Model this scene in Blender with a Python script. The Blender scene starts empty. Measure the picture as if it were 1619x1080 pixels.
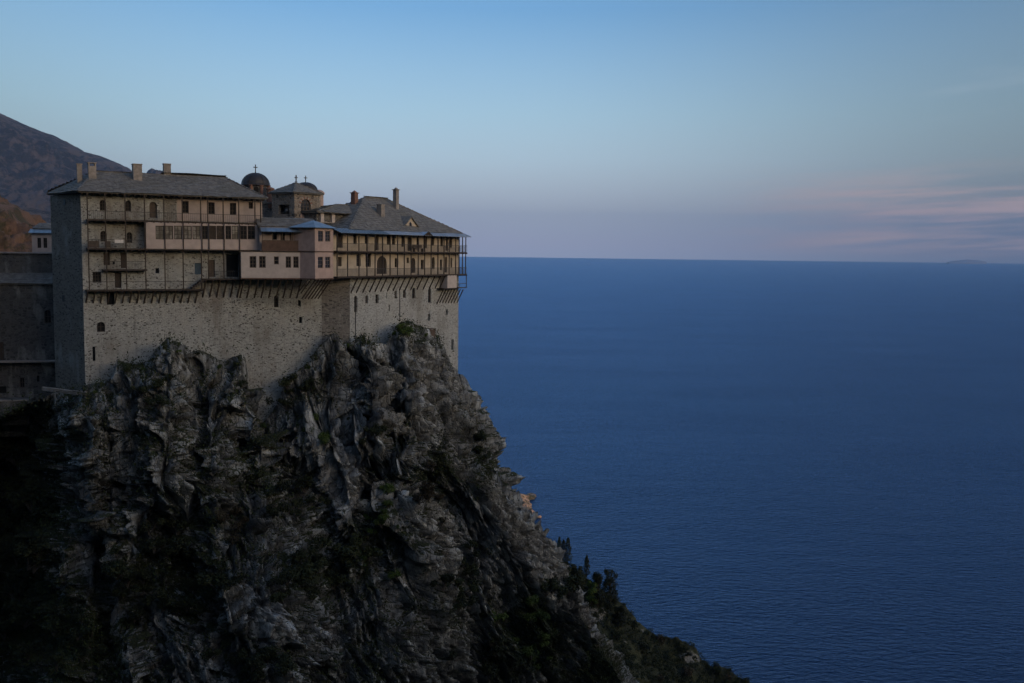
import bpy, math, random
import numpy as np
from mathutils import Matrix, Vector

random.seed(7)
scene = bpy.context.scene
C = scene.collection

# ------------------------------------------------------------------ camera
CAMZ = 230.0
FPX, CX, CY = 1574.0, 809.5, 540.0          # focal length and centre for a 1619 x 1080 frame
PITCH, ROLL = math.radians(-5.15), 0.0125
cam_d = bpy.data.cameras.new('camera')
cam_d.sensor_width = 36.0
cam_d.lens = 36.0 * FPX / 1619.0
cam_d.clip_start = 1.0
cam_d.clip_end = 200000.0
cam = bpy.data.objects.new('camera', cam_d)
C.objects.link(cam)
RM = Matrix.Rotation(math.pi / 2 + PITCH, 3, 'X') @ Matrix.Rotation(ROLL, 3, 'Z')
cam.matrix_world = Matrix.Translation((0, 0, CAMZ)) @ RM.to_4x4()
scene.camera = cam

# ------------------------------------------------------------------ sky and sun
SUN_AZ, SUN_EL = math.radians(125), math.radians(6.0)
HAZE = 2.5e-5                                 # density of the evening air
world = bpy.data.worlds.new('World')
scene.world = world
world.use_nodes = True
wn, wl = world.node_tree.nodes, world.node_tree.links


def wmath(op, a, b=None, c=None):
    n = wn.new('ShaderNodeMath'); n.operation = op
    for i, v in enumerate((a, b, c)):
        if v is None: continue
        if isinstance(v, (int, float)): n.inputs[i].default_value = v
        else: wl.new(v, n.inputs[i])
    return n.outputs[0]


def wmix(fac, a, b, mode='MIX'):
    n = wn.new('ShaderNodeMix'); n.data_type = 'RGBA'; n.blend_type = mode; n.clamp_factor = True
    for s, v in ((n.inputs[0], fac), (n.inputs[6], a), (n.inputs[7], b)):
        if isinstance(v, (int, float)): s.default_value = v
        elif isinstance(v, tuple): s.default_value = (*v, 1)
        else: wl.new(v, s)
    return n.outputs[2]


nishita = wn.new('ShaderNodeTexSky')
nishita.sky_type = 'NISHITA'; nishita.sun_disc = False
nishita.sun_elevation = SUN_EL; nishita.sun_rotation = SUN_AZ
nishita.altitude = 230; nishita.air_density = 1.0; nishita.dust_density = 8.0; nishita.ozone_density = 2.0
tc = wn.new('ShaderNodeTexCoord')
sep = wn.new('ShaderNodeSeparateXYZ'); wl.new(tc.outputs['Generated'], sep.inputs[0])
SX, SY, SZ = sep.outputs
elev = wmath('POWER', wmath('MAXIMUM', SZ, 0.0), 0.5)
ramp = wn.new('ShaderNodeValToRGB'); wl.new(elev, ramp.inputs[0])
stops = [(0.0, (.27, .29, .375)), (.10, (.285, .295, .37)), (.205, (.29, .315, .355)), (.30, (.205, .27, .34)), (.365, (.135, .21, .285)),
         (.48, (.006, .068, .175)), (.70, (.008, .040, .11)), (1.0, (.006, .025, .07))]
el_ = ramp.color_ramp.elements
while len(el_) < len(stops): el_.new(0.5)
for e_, (p_, c_) in zip(el_, stops):
    e_.position = p_; e_.color = (*c_, 1)
az = wmath('ARCTAN2', SX, SY)
# the sky is a little brighter in the south, out over the sea, and dims slowly to both sides
azd = wmath('ABSOLUTE', wmath('ADD', az, 0.08))
mr = wn.new('ShaderNodeMapRange'); mr.interpolation_type = 'SMOOTHSTEP'; wl.new(azd, mr.inputs[0])
mr.inputs[1].default_value = 0.05; mr.inputs[2].default_value = 0.65
mr.inputs[3].default_value = 1.0; mr.inputs[4].default_value = 0.34
skyb = wmix(1.0, ramp.outputs[0], mr.outputs[0], 'MULTIPLY')
nis = wmix(1.0, nishita.outputs[0], (.15, .15, .15), 'MULTIPLY')
skyc = wmix(1.0, skyb, nis, 'ADD')
# thin evening cloud low over the sea
cv = wn.new('ShaderNodeCombineXYZ')
wl.new(wmath('MULTIPLY', az, 5.0), cv.inputs[0])
wl.new(wmath('ADD', wmath('MULTIPLY', SZ, 75.0), wmath('MULTIPLY', az, -4.0)), cv.inputs[1])
cn = wn.new('ShaderNodeTexNoise'); cn.inputs['Scale'].default_value = 1.0
cn.inputs['Detail'].default_value = 6; cn.inputs['Roughness'].default_value = .62; wl.new(cv.outputs[0], cn.inputs[0])


def smooth(v, a, b, lo=0.0, hi=1.0):
    n = wn.new('ShaderNodeMapRange'); n.interpolation_type = 'SMOOTHSTEP'
    wl.new(v, n.inputs[0])
    for i, x in enumerate((a, b, lo, hi)): n.inputs[i + 1].default_value = x
    return n.outputs[0]


band = wmath('MULTIPLY', smooth(SZ, -.005, .016), smooth(SZ, .095, .045))
band = wmath('MULTIPLY', band, wmath('MULTIPLY', smooth(az, .16, .40), smooth(az, 1.3, .9)))
cl = wmath('MULTIPLY', wmath('MULTIPLY', smooth(cn.outputs[0], .36, .66), band), .9)
skyc = wmix(cl, skyc, (.33, .235, .21))
cv2 = wn.new('ShaderNodeCombineXYZ')
wl.new(wmath('MULTIPLY', az, 4.0), cv2.inputs[0])
wl.new(wmath('ADD', wmath('MULTIPLY', SZ, 40.0), wmath('MULTIPLY', az, -5.0)), cv2.inputs[1])
cn2 = wn.new('ShaderNodeTexNoise'); cn2.inputs['Scale'].default_value = .8
cn2.inputs['Detail'].default_value = 5; wl.new(cv2.outputs[0], cn2.inputs[0])
cl2 = wmath('MULTIPLY', wmath('MULTIPLY', smooth(cn2.outputs[0], .56, .8), smooth(az, .30, .55)),
            wmath('MULTIPLY', smooth(SZ, .09, .13), .45))
skyc = wmix(cl2, skyc, (.27, .31, .35))
bg = wn['Background']
wl.new(skyc, bg.inputs[0]); bg.inputs[1].default_value = 1.0

sun_d = bpy.data.lights.new('sun', 'SUN')
sun_d.energy = .85; sun_d.angle = math.radians(.6); sun_d.color = (1.0, .50, .25)
sun = bpy.data.objects.new('sun', sun_d); C.objects.link(sun)
sdir = Vector((math.sin(SUN_AZ) * math.cos(SUN_EL), math.cos(SUN_AZ) * math.cos(SUN_EL), math.sin(SUN_EL)))
sun.rotation_euler = (-sdir).to_track_quat('-Z', 'Y').to_euler()
sun.location = (0, 0, CAMZ + 400)

vs = scene.view_settings
scene.display_settings.display_device = 'sRGB'
vs.view_transform = 'Standard'; vs.look = 'None'; vs.exposure = 1.0; vs.gamma = 1.0; vs.use_curve_mapping = False
scene.render.engine = 'CYCLES'
scene.cycles.use_denoising = True
scene.cycles.max_bounces = 5; scene.cycles.diffuse_bounces = 3; scene.cycles.glossy_bounces = 2
scene.cycles.transmission_bounces = 2; scene.cycles.volume_bounces = 0; scene.cycles.transparent_max_bounces = 4
scene.cycles.caustics_reflective = False; scene.cycles.caustics_refractive = False

# ------------------------------------------------------------------ helpers: picture <-> place
def ray(px, py):
    return RM @ Vector(((px - CX) / FPX, -(py - CY) / FPX, -1.0))


def at(px, py, D):
    """the point at distance D (along y) that is seen at a given place of the picture"""
    d = ray(px, py)
    return Vector((0, 0, CAMZ)) + d * (D / d.y)


def ux(px, D):
    d = ray(px, 400.0)
    return d.x / d.y * D


class Frame:
    """a vertical facade: origin, direction along it, outward normal"""
    def __init__(s, px0, D0, px1, D1, zb):
        s.O = Vector((ux(px0, D0), D0)); E = Vector((ux(px1, D1), D1))
        s.e = (E - s.O).normalized(); s.n = Vector((s.e.y, -s.e.x)); s.len = (E - s.O).length; s.zb = zb

    def loc(s, px, py, off=0.0):
        """local (x, y, z) on the plane set off metres out from the facade"""
        d = ray(px, py); P = s.O + s.n * off
        t = P.dot(s.n) / (d.x * s.n.x + d.y * s.n.y)
        w = Vector((0, 0, CAMZ)) + d * t
        return Vector(((Vector((w.x, w.y)) - s.O).dot(s.e), -off, w.z - s.zb))

    def x(s, px, py=400.0, off=0.0): return s.loc(px, py, off).x
    def z(s, px, py, off=0.0): return s.loc(px, py, off).z

    def to_local(s, w):
        r = Vector((w.x, w.y)) - s.O
        return Vector((r.dot(s.e), -r.dot(s.n), w.z - s.zb))

    def root(s, name, label, cat, group=None):
        o = bpy.data.objects.new(name, None); C.objects.link(o)
        o.empty_display_size = 1.0
        o.location = (s.O.x, s.O.y, s.zb); o.rotation_euler = (0, 0, math.atan2(s.e.y, s.e.x))
        o['label'] = label; o['category'] = cat
        if group: o['group'] = group
        return o


def root_at(name, label, cat, loc, rz=0.0, group=None):
    o = bpy.data.objects.new(name, None); C.objects.link(o)
    o.location = loc; o.rotation_euler = (0, 0, rz)
    o['label'] = label; o['category'] = cat
    if group: o['group'] = group
    return o


# ------------------------------------------------------------------ helpers: meshes
class MB:
    def __init__(s): s.v = []; s.f = []

    def add(s, vs_, fs_):
        b = len(s.v); s.v += [tuple(p) for p in vs_]; s.f += [tuple(i + b for i in f) for f in fs_]

    def box(s, x0, x1, y0, y1, z0, z1):
        s.add([(x0, y0, z0), (x1, y0, z0), (x1, y1, z0), (x0, y1, z0), (x0, y0, z1), (x1, y0, z1), (x1, y1, z1), (x0, y1, z1)],
              [(3, 2, 1, 0), (4, 5, 6, 7), (0, 1, 5, 4), (1, 2, 6, 5), (2, 3, 7, 6), (3, 0, 4, 7)])

    def bar(s, p, q, w, h=None, up=(0, 0, 1)):
        """a squared beam from p to q"""
        h = h or w
        p, q = Vector(p), Vector(q); d = (q - p).normalized()
        u = Vector(up)
        if abs(d.dot(u)) > .98: u = Vector((0, 1, 0))
        a = d.cross(u).normalized() * (w / 2); b = a.cross(d).normalized() * (h / 2)
        vv = [c + i * a + j * b for c in (p, q) for i, j in ((-1, -1), (1, -1), (1, 1), (-1, 1))]
        s.add(vv, [(0, 1, 2, 3), (7, 6, 5, 4), (0, 4, 5, 1), (1, 5, 6, 2), (2, 6, 7, 3), (3, 7, 4, 0)])

    def tube(s, pts, rad, n=8):
        rings = []
        for i, p in enumerate(pts):
            p = Vector(p)
            d = (Vector(pts[min(i + 1, len(pts) - 1)]) - Vector(pts[max(i - 1, 0)])).normalized()
            u = Vector((1, 0, 0)) if abs(d.x) < .8 else Vector((0, 1, 0))
            a = d.cross(u).normalized(); b = d.cross(a)
            r = rad[i] if isinstance(rad, (list, tuple)) else rad
            rings.append([p + (a * math.cos(k * 2 * math.pi / n) + b * math.sin(k * 2 * math.pi / n)) * r for k in range(n)])
        fs = []
        for i in range(len(rings) - 1):
            for k in range(n):
                fs.append((i * n + k, i * n + (k + 1) % n, (i + 1) * n + (k + 1) % n, (i + 1) * n + k))
        fs.append(tuple(range(n))); fs.append(tuple((len(rings) - 1) * n + k for k in range(n))[::-1])
        s.add([v for r in rings for v in r], fs)

    def lathe(s, c, prof, n=16, rot=0.0, caps=True):
        """prof: list of (radius, z) upward round the axis through c"""
        c = Vector(c); vv = []; fs = []
        for r, z in prof:
            for k in range(n):
                a = rot + 2 * math.pi * k / n
                vv.append((c.x + r * math.cos(a), c.y + r * math.sin(a), c.z + z))
        for i in range(len(prof) - 1):
            for k in range(n):
                fs.append((i * n + k, i * n + (k + 1) % n, (i + 1) * n + (k + 1) % n, (i + 1) * n + k))
        if caps:
            fs.append(tuple(range(n))[::-1]); fs.append(tuple((len(prof) - 1) * n + k for k in range(n)))
        s.add(vv, fs)

    def poly(s, pts): s.add(pts, [tuple(range(len(pts)))])

    def slab(s, pts, th):
        """a sheet of given thickness below a planar outline"""
        pts = [Vector(p) for p in pts]
        n = (pts[1] - pts[0]).cross(pts[2] - pts[0]).normalized()
        if n.z < 0: n = -n
        lo = [p - n * th for p in pts]; k = len(pts)
        s.add(pts + lo, [tuple(range(k)), tuple(range(k, 2 * k))[::-1]] + [(i, k + i, k + (i + 1) % k, (i + 1) % k) for i in range(k)])

    def build(s, name, mat, parent=None, smooth=False):
        me = bpy.data.meshes.new(name); me.from_pydata(s.v, [], s.f); me.update()
        if smooth:
            me.polygons.foreach_set('use_smooth', [True] * len(me.polygons))
        me.materials.append(mat)
        o = bpy.data.objects.new(name, me); C.objects.link(o)
        if parent: o.parent = parent
        return o


def inst(o, parent=None, loc=None):
    c = o.copy(); C.objects.link(c)
    if parent: c.parent = parent
    if loc is not None: c.location = loc
    return c


# ------------------------------------------------------------------ helpers: materials
MATS = {}


class NT:
    def __init__(s, name):
        s.m = bpy.data.materials.new(name); s.m.use_nodes = True
        s.n, s.l = s.m.node_tree.nodes, s.m.node_tree.links
        s.b = s.n['Principled BSDF']; MATS[name] = s.m

    def set(s, sock, v):
        if isinstance(v, (int, float)): sock.default_value = v
        elif isinstance(v, tuple): sock.default_value = (*v, 1) if len(sock.default_value) == 4 else v
        else: s.l.new(v, sock)

    def math(s, op, a, b=None, c=None):
        n = s.n.new('ShaderNodeMath'); n.operation = op
        for i, v in enumerate((a, b, c)):
            if v is not None: s.set(n.inputs[i], v)
        return n.outputs[0]

    def mix(s, f, a, b, mode='MIX'):
        n = s.n.new('ShaderNodeMix'); n.data_type = 'RGBA'; n.blend_type = mode
        s.set(n.inputs[0], f); s.set(n.inputs[6], a); s.set(n.inputs[7], b); return n.outputs[2]

    def coord(s, kind='Object', scale=(1, 1, 1), rot=(0, 0, 0)):
        t = s.n.new('ShaderNodeTexCoord'); m = s.n.new('ShaderNodeMapping')
        m.inputs['Scale'].default_value = scale; m.inputs['Rotation'].default_value = rot
        if kind == 'World':
            g = s.n.new('ShaderNodeNewGeometry'); s.l.new(g.outputs['Position'], m.inputs[0])
        else: s.l.new(t.outputs[kind], m.inputs[0])
        return m.outputs[0]

    def noise(s, vec, scale, detail=4, rough=.55, out=0):
        n = s.n.new('ShaderNodeTexNoise'); s.l.new(vec, n.inputs['Vector'])
        n.inputs['Scale'].default_value = scale; n.inputs['Detail'].default_value = detail
        n.inputs['Roughness'].default_value = rough; return n.outputs[out]

    def voronoi(s, vec, scale, feature='F1', rnd=1.0):
        n = s.n.new('ShaderNodeTexVoronoi'); n.feature = feature; s.l.new(vec, n.inputs['Vector'])
        n.inputs['Scale'].default_value = scale; n.inputs['Randomness'].default_value = rnd; return n.outputs

    def rng(s, v, a, b, lo=0.0, hi=1.0, sm=True):
        n = s.n.new('ShaderNodeMapRange')
        if sm: n.interpolation_type = 'SMOOTHSTEP'
        s.l.new(v, n.inputs[0])
        for i, x in enumerate((a, b, lo, hi)): n.inputs[i + 1].default_value = x
        return n.outputs[0]

    def attr(s, name):
        n = s.n.new('ShaderNodeAttribute'); n.attribute_name = name; return n.outputs['Fac']

    def bump(s, h, strength=.5, dist=.1):
        n = s.n.new('ShaderNodeBump'); n.inputs['Strength'].default_value = strength; n.inputs['Distance'].default_value = dist
        s.l.new(h, n.inputs['Height']); s.l.new(n.outputs[0], s.b.inputs['Normal'])

    def out(s, col, rough=.85, metal=0.0, spec=None):
        s.set(s.b.inputs['Base Color'], col); s.set(s.b.inputs['Roughness'], rough); s.b.inputs['Metallic'].default_value = metal
        if spec is not None: s.b.inputs['Specular IOR Level'].default_value = spec
        return s.m


def simple(name, col, rough=.8, var=.25, scale=3.0, metal=0.0, bump=.0, stretch=(1, 1, 1), spec=None):
    k = NT(name); v = k.coord('Object', stretch)
    n = k.noise(v, scale, 5, .6)
    f = k.rng(n, .3, .7, 1 - var, 1 + var, False)
    n2 = k.noise(v, scale * .13, 3)
    f2 = k.rng(n2, .3, .7, 1 - var * .8, 1 + var * .6, False)
    c = k.mix(1.0, k.mix(1.0, col, f, 'MULTIPLY'), f2, 'MULTIPLY')
    if bump: k.bump(n, bump, .05)
    return k.out(c, rough, metal, spec)


def stone_mat(name, base=(.51, .51, .49), dark=(.13, .12, .11), sx=3.8, sz=6.6, stain=1.0, amount=.22):
    k = NT(name)
    t = k.n.new('ShaderNodeTexCoord'); sp = k.n.new('ShaderNodeSeparateXYZ'); k.l.new(t.outputs['Object'], sp.inputs[0])
    cx = k.n.new('ShaderNodeCombineXYZ')
    k.l.new(k.math('ADD', sp.outputs[0], k.math('MULTIPLY', sp.outputs[1], .93)), cx.inputs[0])
    k.l.new(sp.outputs[2], cx.inputs[2])
    base_v = cx.outputs[0]
    wn_ = k.n.new('ShaderNodeVectorMath'); wn_.operation = 'MULTIPLY_ADD'
    k.l.new(k.noise(base_v, .9, 2, .5, 1), wn_.inputs[0]); wn_.inputs[1].default_value = (.14, .0, .08); k.l.new(base_v, wn_.inputs[2])
    mp = k.n.new('ShaderNodeMapping'); mp.inputs['Scale'].default_value = (sx, 1, sz); k.l.new(wn_.outputs[0], mp.inputs[0])
    vo = k.voronoi(mp.outputs[0], 1.0, 'F1', .8); ve = k.voronoi(mp.outputs[0], 1.0, 'DISTANCE_TO_EDGE', .8)
    sc_ = k.n.new('ShaderNodeSeparateColor'); k.l.new(vo[1], sc_.inputs[0])
    stone = k.mix(k.rng(sc_.outputs[0], 0, 1, 0, 1, False), tuple(c * .62 for c in base), tuple(min(1, c * 1.12) for c in base))
    stone = k.mix(k.rng(sc_.outputs[1], 1 - amount, 1 - amount + .12), stone, dark)
    mort = k.mix(k.rng(ve[0], .03, .10), tuple(min(1, c * 1.12) for c in base), stone)
    # deep joints and missing stones
    holes = k.noise(mp.outputs[0], 1.7, 4, .7)
    mort = k.mix(k.rng(holes, .66, .72), mort, tuple(c * .55 for c in dark))
    # weathering: broad brown and pale runs
    st = k.n.new('ShaderNodeMapping'); st.inputs['Scale'].default_value = (.22, 1, .09); k.l.new(base_v, st.inputs[0])
    big = k.noise(st.outputs[0], 1.0, 5, .6)
    col = k.mix(k.rng(big, .48, .66, 0, .72 * stain, True), mort, (.26, .225, .19))
    big2 = k.noise(st.outputs[0], 2.3, 4, .6)
    col = k.mix(k.rng(big2, .53, .66, 0, .75 * stain, True), col, (.53, .515, .49))
    st3 = k.n.new('ShaderNodeMapping'); st3.inputs['Scale'].default_value = (1.5, 1, .10); k.l.new(base_v, st3.inputs[0])
    col = k.mix(k.rng(k.noise(st3.outputs[0], 1.0, 5, .65), .56, .74, 0, .65 * stain, True), col, (.17, .155, .14))
    fine = k.noise(base_v, 14, 3, .6)
    col = k.mix(1.0, col, k.rng(fine, .2, .8, .78, 1.2, False), 'MULTIPLY')
    h = k.math('ADD', k.rng(ve[0], 0, .12), k.math('MULTIPLY', fine, .5))
    h = k.math('SUBTRACT', h, k.rng(holes, .6, .7, 0, 1.2))
    k.bump(h, .9, .07)
    return k.out(col, .95)


M_STONE = stone_mat('rubble_stone')
M_STONE_D = stone_mat('dark_rubble', (.21, .20, .20), (.06, .06, .06), 3.0, 4.8, .5)
M_STONE_E = stone_mat('end_wall_rubble', (.25, .22, .19), (.08, .072, .065), 3.2, 5.6, .5)  # darker copy of the front stone for the shaded side, warmed against blue skylight
M_STONE_R = stone_mat('pale_rubble', (.57, .57, .555), (.19, .18, .17), 4.0, 6.8, .8, .18)
M_STONE_B = stone_mat('banded_rubble', (.27, .25, .235), (.10, .095, .09), 2.0, 6.0, .5, .25)
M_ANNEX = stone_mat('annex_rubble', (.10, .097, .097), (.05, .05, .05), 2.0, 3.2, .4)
M_PLASTER = simple('beige_plaster', (.46, .375, .345), .9, .14, 1.2)
M_PLASTER_L = simple('pale_plaster', (.53, .46, .435), .9, .12, 1.4)
M_PLASTER_C = simple('cream_plaster', (.52, .44, .36), .9, .2, 1.0)
M_PINK = simple('pink_plaster', (.47, .345, .31), .9, .16, 1.1)
M_WOOD = simple('dark_timber', (.055, .04, .032), .8, .4, 5.0)
M_WOODL = simple('weathered_timber', (.12, .09, .07), .85, .4, 4.0)
M_RED = simple('red_brown_boarding', (.12, .072, .054), .75, .25, 2.0)
M_METAL = simple('grey_iron', (.05, .05, .055), .6, .3, 3.0)
M_ZINC = simple('zinc_sheet', (.26, .31, .36), .45, .22, 1.0, .55)
M_LEAD = simple('lead_sheet', (.04, .035, .038), .55, .3, 1.2, .1)
M_BRICK = simple('brick_red', (.23, .125, .095), .9, .3, 6.0)
M_CHIM = simple('chimney_render', (.29, .255, .235), .9, .3, 2.5)
M_WHITE = simple('white_paint', (.72, .66, .63), .7, .08, 2.0)
M_BLUEP = simple('blue_painted_boards', (.05, .10, .16), .6, .25, 3.0)
kg = NT('window_glass')
vv_ = kg.coord('Object')
M_GLASS = kg.out(kg.mix(kg.noise(vv_, .8, 2), (.012, .012, .013), (.03, .03, .033)), .12, 0.0, .5)
kb = NT('curtained_glass')
M_CURT = kb.out(kb.mix(kb.rng(kb.noise(kb.coord('Object'), 1.3, 2), .4, .6), (.13, .118, .105), (.27, .25, .225)), .25, 0.0, .5)
ks = NT('roof_slate')
vs_ = ks.coord('Object')
oi = ks.n.new('ShaderNodeObjectInfo')
cs = ks.mix(ks.rng(ks.noise(vs_, 1.6, 4, .7), .35, .65), (.125, .118, .112), (.22, .208, .195))
cs = ks.mix(ks.rng(ks.noise(vs_, .35, 4), .5, .7, 0, .6), cs, (.15, .14, .115))
ks.bump(ks.noise(vs_, 9, 3), .3, .03)
M_SLATE = ks.out(cs, .8)


# ------------------------------------------------------------------ numpy noise for the terrain
def _h(ix, iy, iz, seed):
    with np.errstate(over='ignore'):
        n = (ix.astype(np.uint32) * np.uint32(374761393) + iy.astype(np.uint32) * np.uint32(668265263)
             + iz.astype(np.uint32) * np.uint32(2147483647) + np.uint32(seed * 974711 + 12345))
        n = (n ^ (n >> np.uint32(13))) * np.uint32(1274126177)
        n = n ^ (n >> np.uint32(16)); n = n * np.uint32(2246822519); n = n ^ (n >> np.uint32(15))
    return n.astype(np.float64) / 4294967295.0


def vnoise(P, seed=0):
    F = np.floor(P).astype(np.int64); f = P - F; f = f * f * f * (f * (f * 6 - 15) + 10)
    r = 0
    for dx in (0, 1):
        for dy in (0, 1):
            for dz in (0, 1):
                w = (f[..., 0] if dx else 1 - f[..., 0]) * (f[..., 1] if dy else 1 - f[..., 1]) * (f[..., 2] if dz else 1 - f[..., 2])
                r = r + w * _h(F[..., 0] + dx, F[..., 1] + dy, F[..., 2] + dz, seed)
    return r


def fbm(P, seed=0, oct=4, gain=.5, lac=2.03, ridged=False):
    a, t, s = 1.0, 0.0, 0.0
    for i in range(oct):
        n = vnoise(P, seed + i * 17) * 2 - 1
        if ridged: n = 1 - 2 * np.abs(n)
        t = t + a * n; s += a; a *= gain; P = P * lac + 11.3
    return t / s


def facets(P, seed=0, tilt=1.0):
    """cells with a flat, tilted face each: returns (height, distance to the cell border)"""
    F = np.floor(P).astype(np.int64)
    d1 = np.full(P.shape[:-1], 1e9); d2 = d1.copy(); val = np.zeros(P.shape[:-1])
    for dx in (-1, 0, 1):
        for dy in (-1, 0, 1):
            for dz in (-1, 0, 1):
                cx, cy, cz = F[..., 0] + dx, F[..., 1] + dy, F[..., 2] + dz
                q = np.stack([cx + _h(cx, cy, cz, seed), cy + _h(cx, cy, cz, seed + 1), cz + _h(cx, cy, cz, seed + 2)], -1)
                r = P - q; d = (r * r).sum(-1)
                h = _h(cx, cy, cz, seed + 3) - .5
                for k in range(3):
                    h = h + tilt * (_h(cx, cy, cz, seed + 4 + k) - .5) * r[..., k]
                near = d < d1
                d2 = np.where(near, d1, np.minimum(d2, d)); val = np.where(near, h, val); d1 = np.where(near, d, d1)
    return val, np.sqrt(d2) - np.sqrt(d1)


def grid_mesh(name, P, mat, attrs=None, smooth=True, wrap=False):
    nt_, ns_ = P.shape[:2]
    me = bpy.data.meshes.new(name)
    me.vertices.add(nt_ * ns_); me.vertices.foreach_set('co', P.reshape(-1).astype(np.float32))
    i = np.arange(nt_ * ns_).reshape(nt_, ns_)
    q = np.stack([i[:-1, :-1], i[1:, :-1], i[1:, 1:], i[:-1, 1:]], -1).reshape(-1, 4)
    me.loops.add(q.size); me.loops.foreach_set('vertex_index', q.reshape(-1).astype(np.int32))
    me.polygons.add(len(q))
    me.polygons.foreach_set('loop_start', np.arange(0, q.size, 4, dtype=np.int32))
    me.polygons.foreach_set('loop_total', np.full(len(q), 4, dtype=np.int32))
    me.polygons.foreach_set('use_smooth', np.full(len(q), smooth))
    me.update(calc_edges=True)
    for an, av in (attrs or {}).items():
        a = me.attributes.new(an, 'FLOAT', 'POINT'); a.data.foreach_set('value', av.reshape(-1).astype(np.float32))
    me.materials.append(mat)
    o = bpy.data.objects.new(name, me); C.objects.link(o)
    return o


def grid_normals(P):
    du = np.gradient(P, axis=1); dv = np.gradient(P, axis=0)
    n = np.cross(dv, du); n /= np.linalg.norm(n, axis=-1, keepdims=True) + 1e-9
    return n


RMn = np.array(RM)


def at_np(px, py, D):
    d = np.stack([(px - CX) / FPX, -(py - CY) / FPX, -np.ones_like(px)], -1) @ RMn.T
    return d * (D / d[..., 1])[..., None] + np.array([0, 0, CAMZ])


def proj_np(P):
    q = (P - np.array([0, 0, CAMZ])) @ RMn
    return CX - FPX * q[..., 0] / q[..., 2], CY + FPX * q[..., 1] / q[..., 2]


# ------------------------------------------------------------------ terrain materials
kr = NT('cliff_rock')
rv = kr.coord('World')
rvs = kr.coord('World', (1.0, 1.0, .28), (.0, .22, .0))
veg = kr.attr('veg'); pale = kr.attr('pale'); crack = kr.attr('crack')
c1 = kr.mix(kr.rng(kr.noise(rv, .25, 6, .65), .36, .64), (.185, .19, .192), (.37, .378, .378))
c1 = kr.mix(kr.rng(kr.noise(rvs, .9, 6, .7), .5, .68, 0, .7), c1, (.49, .50, .50))
c1 = kr.mix(kr.rng(kr.noise(rvs, .35, 4, .6), .55, .7, 0, .6), c1, (.17, .148, .12))
c1 = kr.mix(kr.rng(kr.noise(rv, 1.7, 5, .75), .57, .72, 0, .55), c1, (.09, .088, .083))
c1 = kr.mix(kr.math('MULTIPLY', pale, kr.rng(kr.noise(rv, .8, 4, .65), .35, .6)), c1, (.58, .575, .57))
c1 = kr.mix(1.0, c1, kr.rng(kr.attr('tone'), .15, .85, .50, 1.55, False), 'MULTIPLY')
c1 = kr.mix(kr.math('MULTIPLY', crack, .75), c1, (.035, .035, .034))
vn = kr.math('ADD', veg, kr.rng(kr.noise(rv, 1.6, 7, .8), .25, .75, -.7, .7, False))
gcol = kr.mix(kr.noise(rv, .6, 3), (.022, .027, .011), (.055, .064, .022))
c1 = kr.mix(kr.rng(vn, .42, .72), c1, gcol)
wrp = kr.n.new('ShaderNodeVectorMath'); wrp.operation = 'MULTIPLY_ADD'; kr.l.new(kr.noise(rv, .8, 3, .6, 1), wrp.inputs[0]); wrp.inputs[1].default_value = (.9, .9, .9); kr.l.new(kr.coord('World', (1.0, 1.0, .45), (.0, .30, .0)), wrp.inputs[2])
vc = kr.voronoi(wrp.outputs[0], 1.1, 'DISTANCE_TO_EDGE'); vk = kr.voronoi(wrp.outputs[0], 1.1)
sk = kr.n.new('ShaderNodeSeparateColor'); kr.l.new(vk[1], sk.inputs[0])
c1 = kr.mix(1.0, c1, kr.rng(sk.outputs[0], 0, 1, .72, 1.28, False), 'MULTIPLY')
c1 = kr.mix(kr.rng(vc[0], .0, .03, .55, 0), c1, (.06, .058, .056))
kr.bump(kr.math('ADD', kr.math('ADD', kr.noise(rvs, 1.6, 8, .75), kr.math('MULTIPLY', kr.noise(rv, 6, 4, .7), .35)), kr.math('ADD', kr.rng(vc[0], 0, .10, 0, .45), kr.math('MULTIPLY', sk.outputs[1], .5))), 1.0, .5)
M_ROCK = kr.out(c1, .95)

km = NT('mountain_slope')
mv = km.coord('World')
m1 = km.mix(km.rng(km.noise(mv, .004, 7, .65), .4, .6), (.006, .012, .022), (.015, .021, .031))
m1 = km.mix(km.rng(km.math('ADD', km.noise(mv, .010, 8, .72), km.math('MULTIPLY', km.attr('pale'), .22)), .61, .71), m1, (.085, .079, .086))
km.bump(km.noise(mv, .012, 8, .78), 1.0, 80)
M_MOUNT = km.out(m1, .95)

kh = NT('sunny_hillside')
hv = kh.coord('World')
h1 = kh.mix(kh.rng(kh.noise(hv, .11, 7, .75), .42, .6), (.028, .032, .012), (.05, .036, .02))
h1 = kh.mix(kh.rng(kh.math('ADD', kh.noise(hv, .07, 6, .72), km and kh.math('MULTIPLY', kh.attr('pale'), .25)), .55, .66), h1, (.105, .072, .056))
kh.bump(kh.noise(hv, .25, 7, .75), 1.0, 3.0)
M_HILL = kh.out(h1, .95)

kc = NT('cape_rock')
cv_ = kc.coord('World')
cc = kc.mix(kc.rng(kc.noise(cv_, .12, 6, .7), .44, .58), (.05, .055, .022), (.42, .30, .22))
cc = kc.mix(kc.rng(kc.noise(cv_, .5, 5, .7), .5, .7, 0, .6), cc, (.25, .16, .11))
kc.bump(kc.noise(cv_, .5, 7, .75), 1.0, 1.5)
M_CAPE = kc.out(cc, .95)

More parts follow.
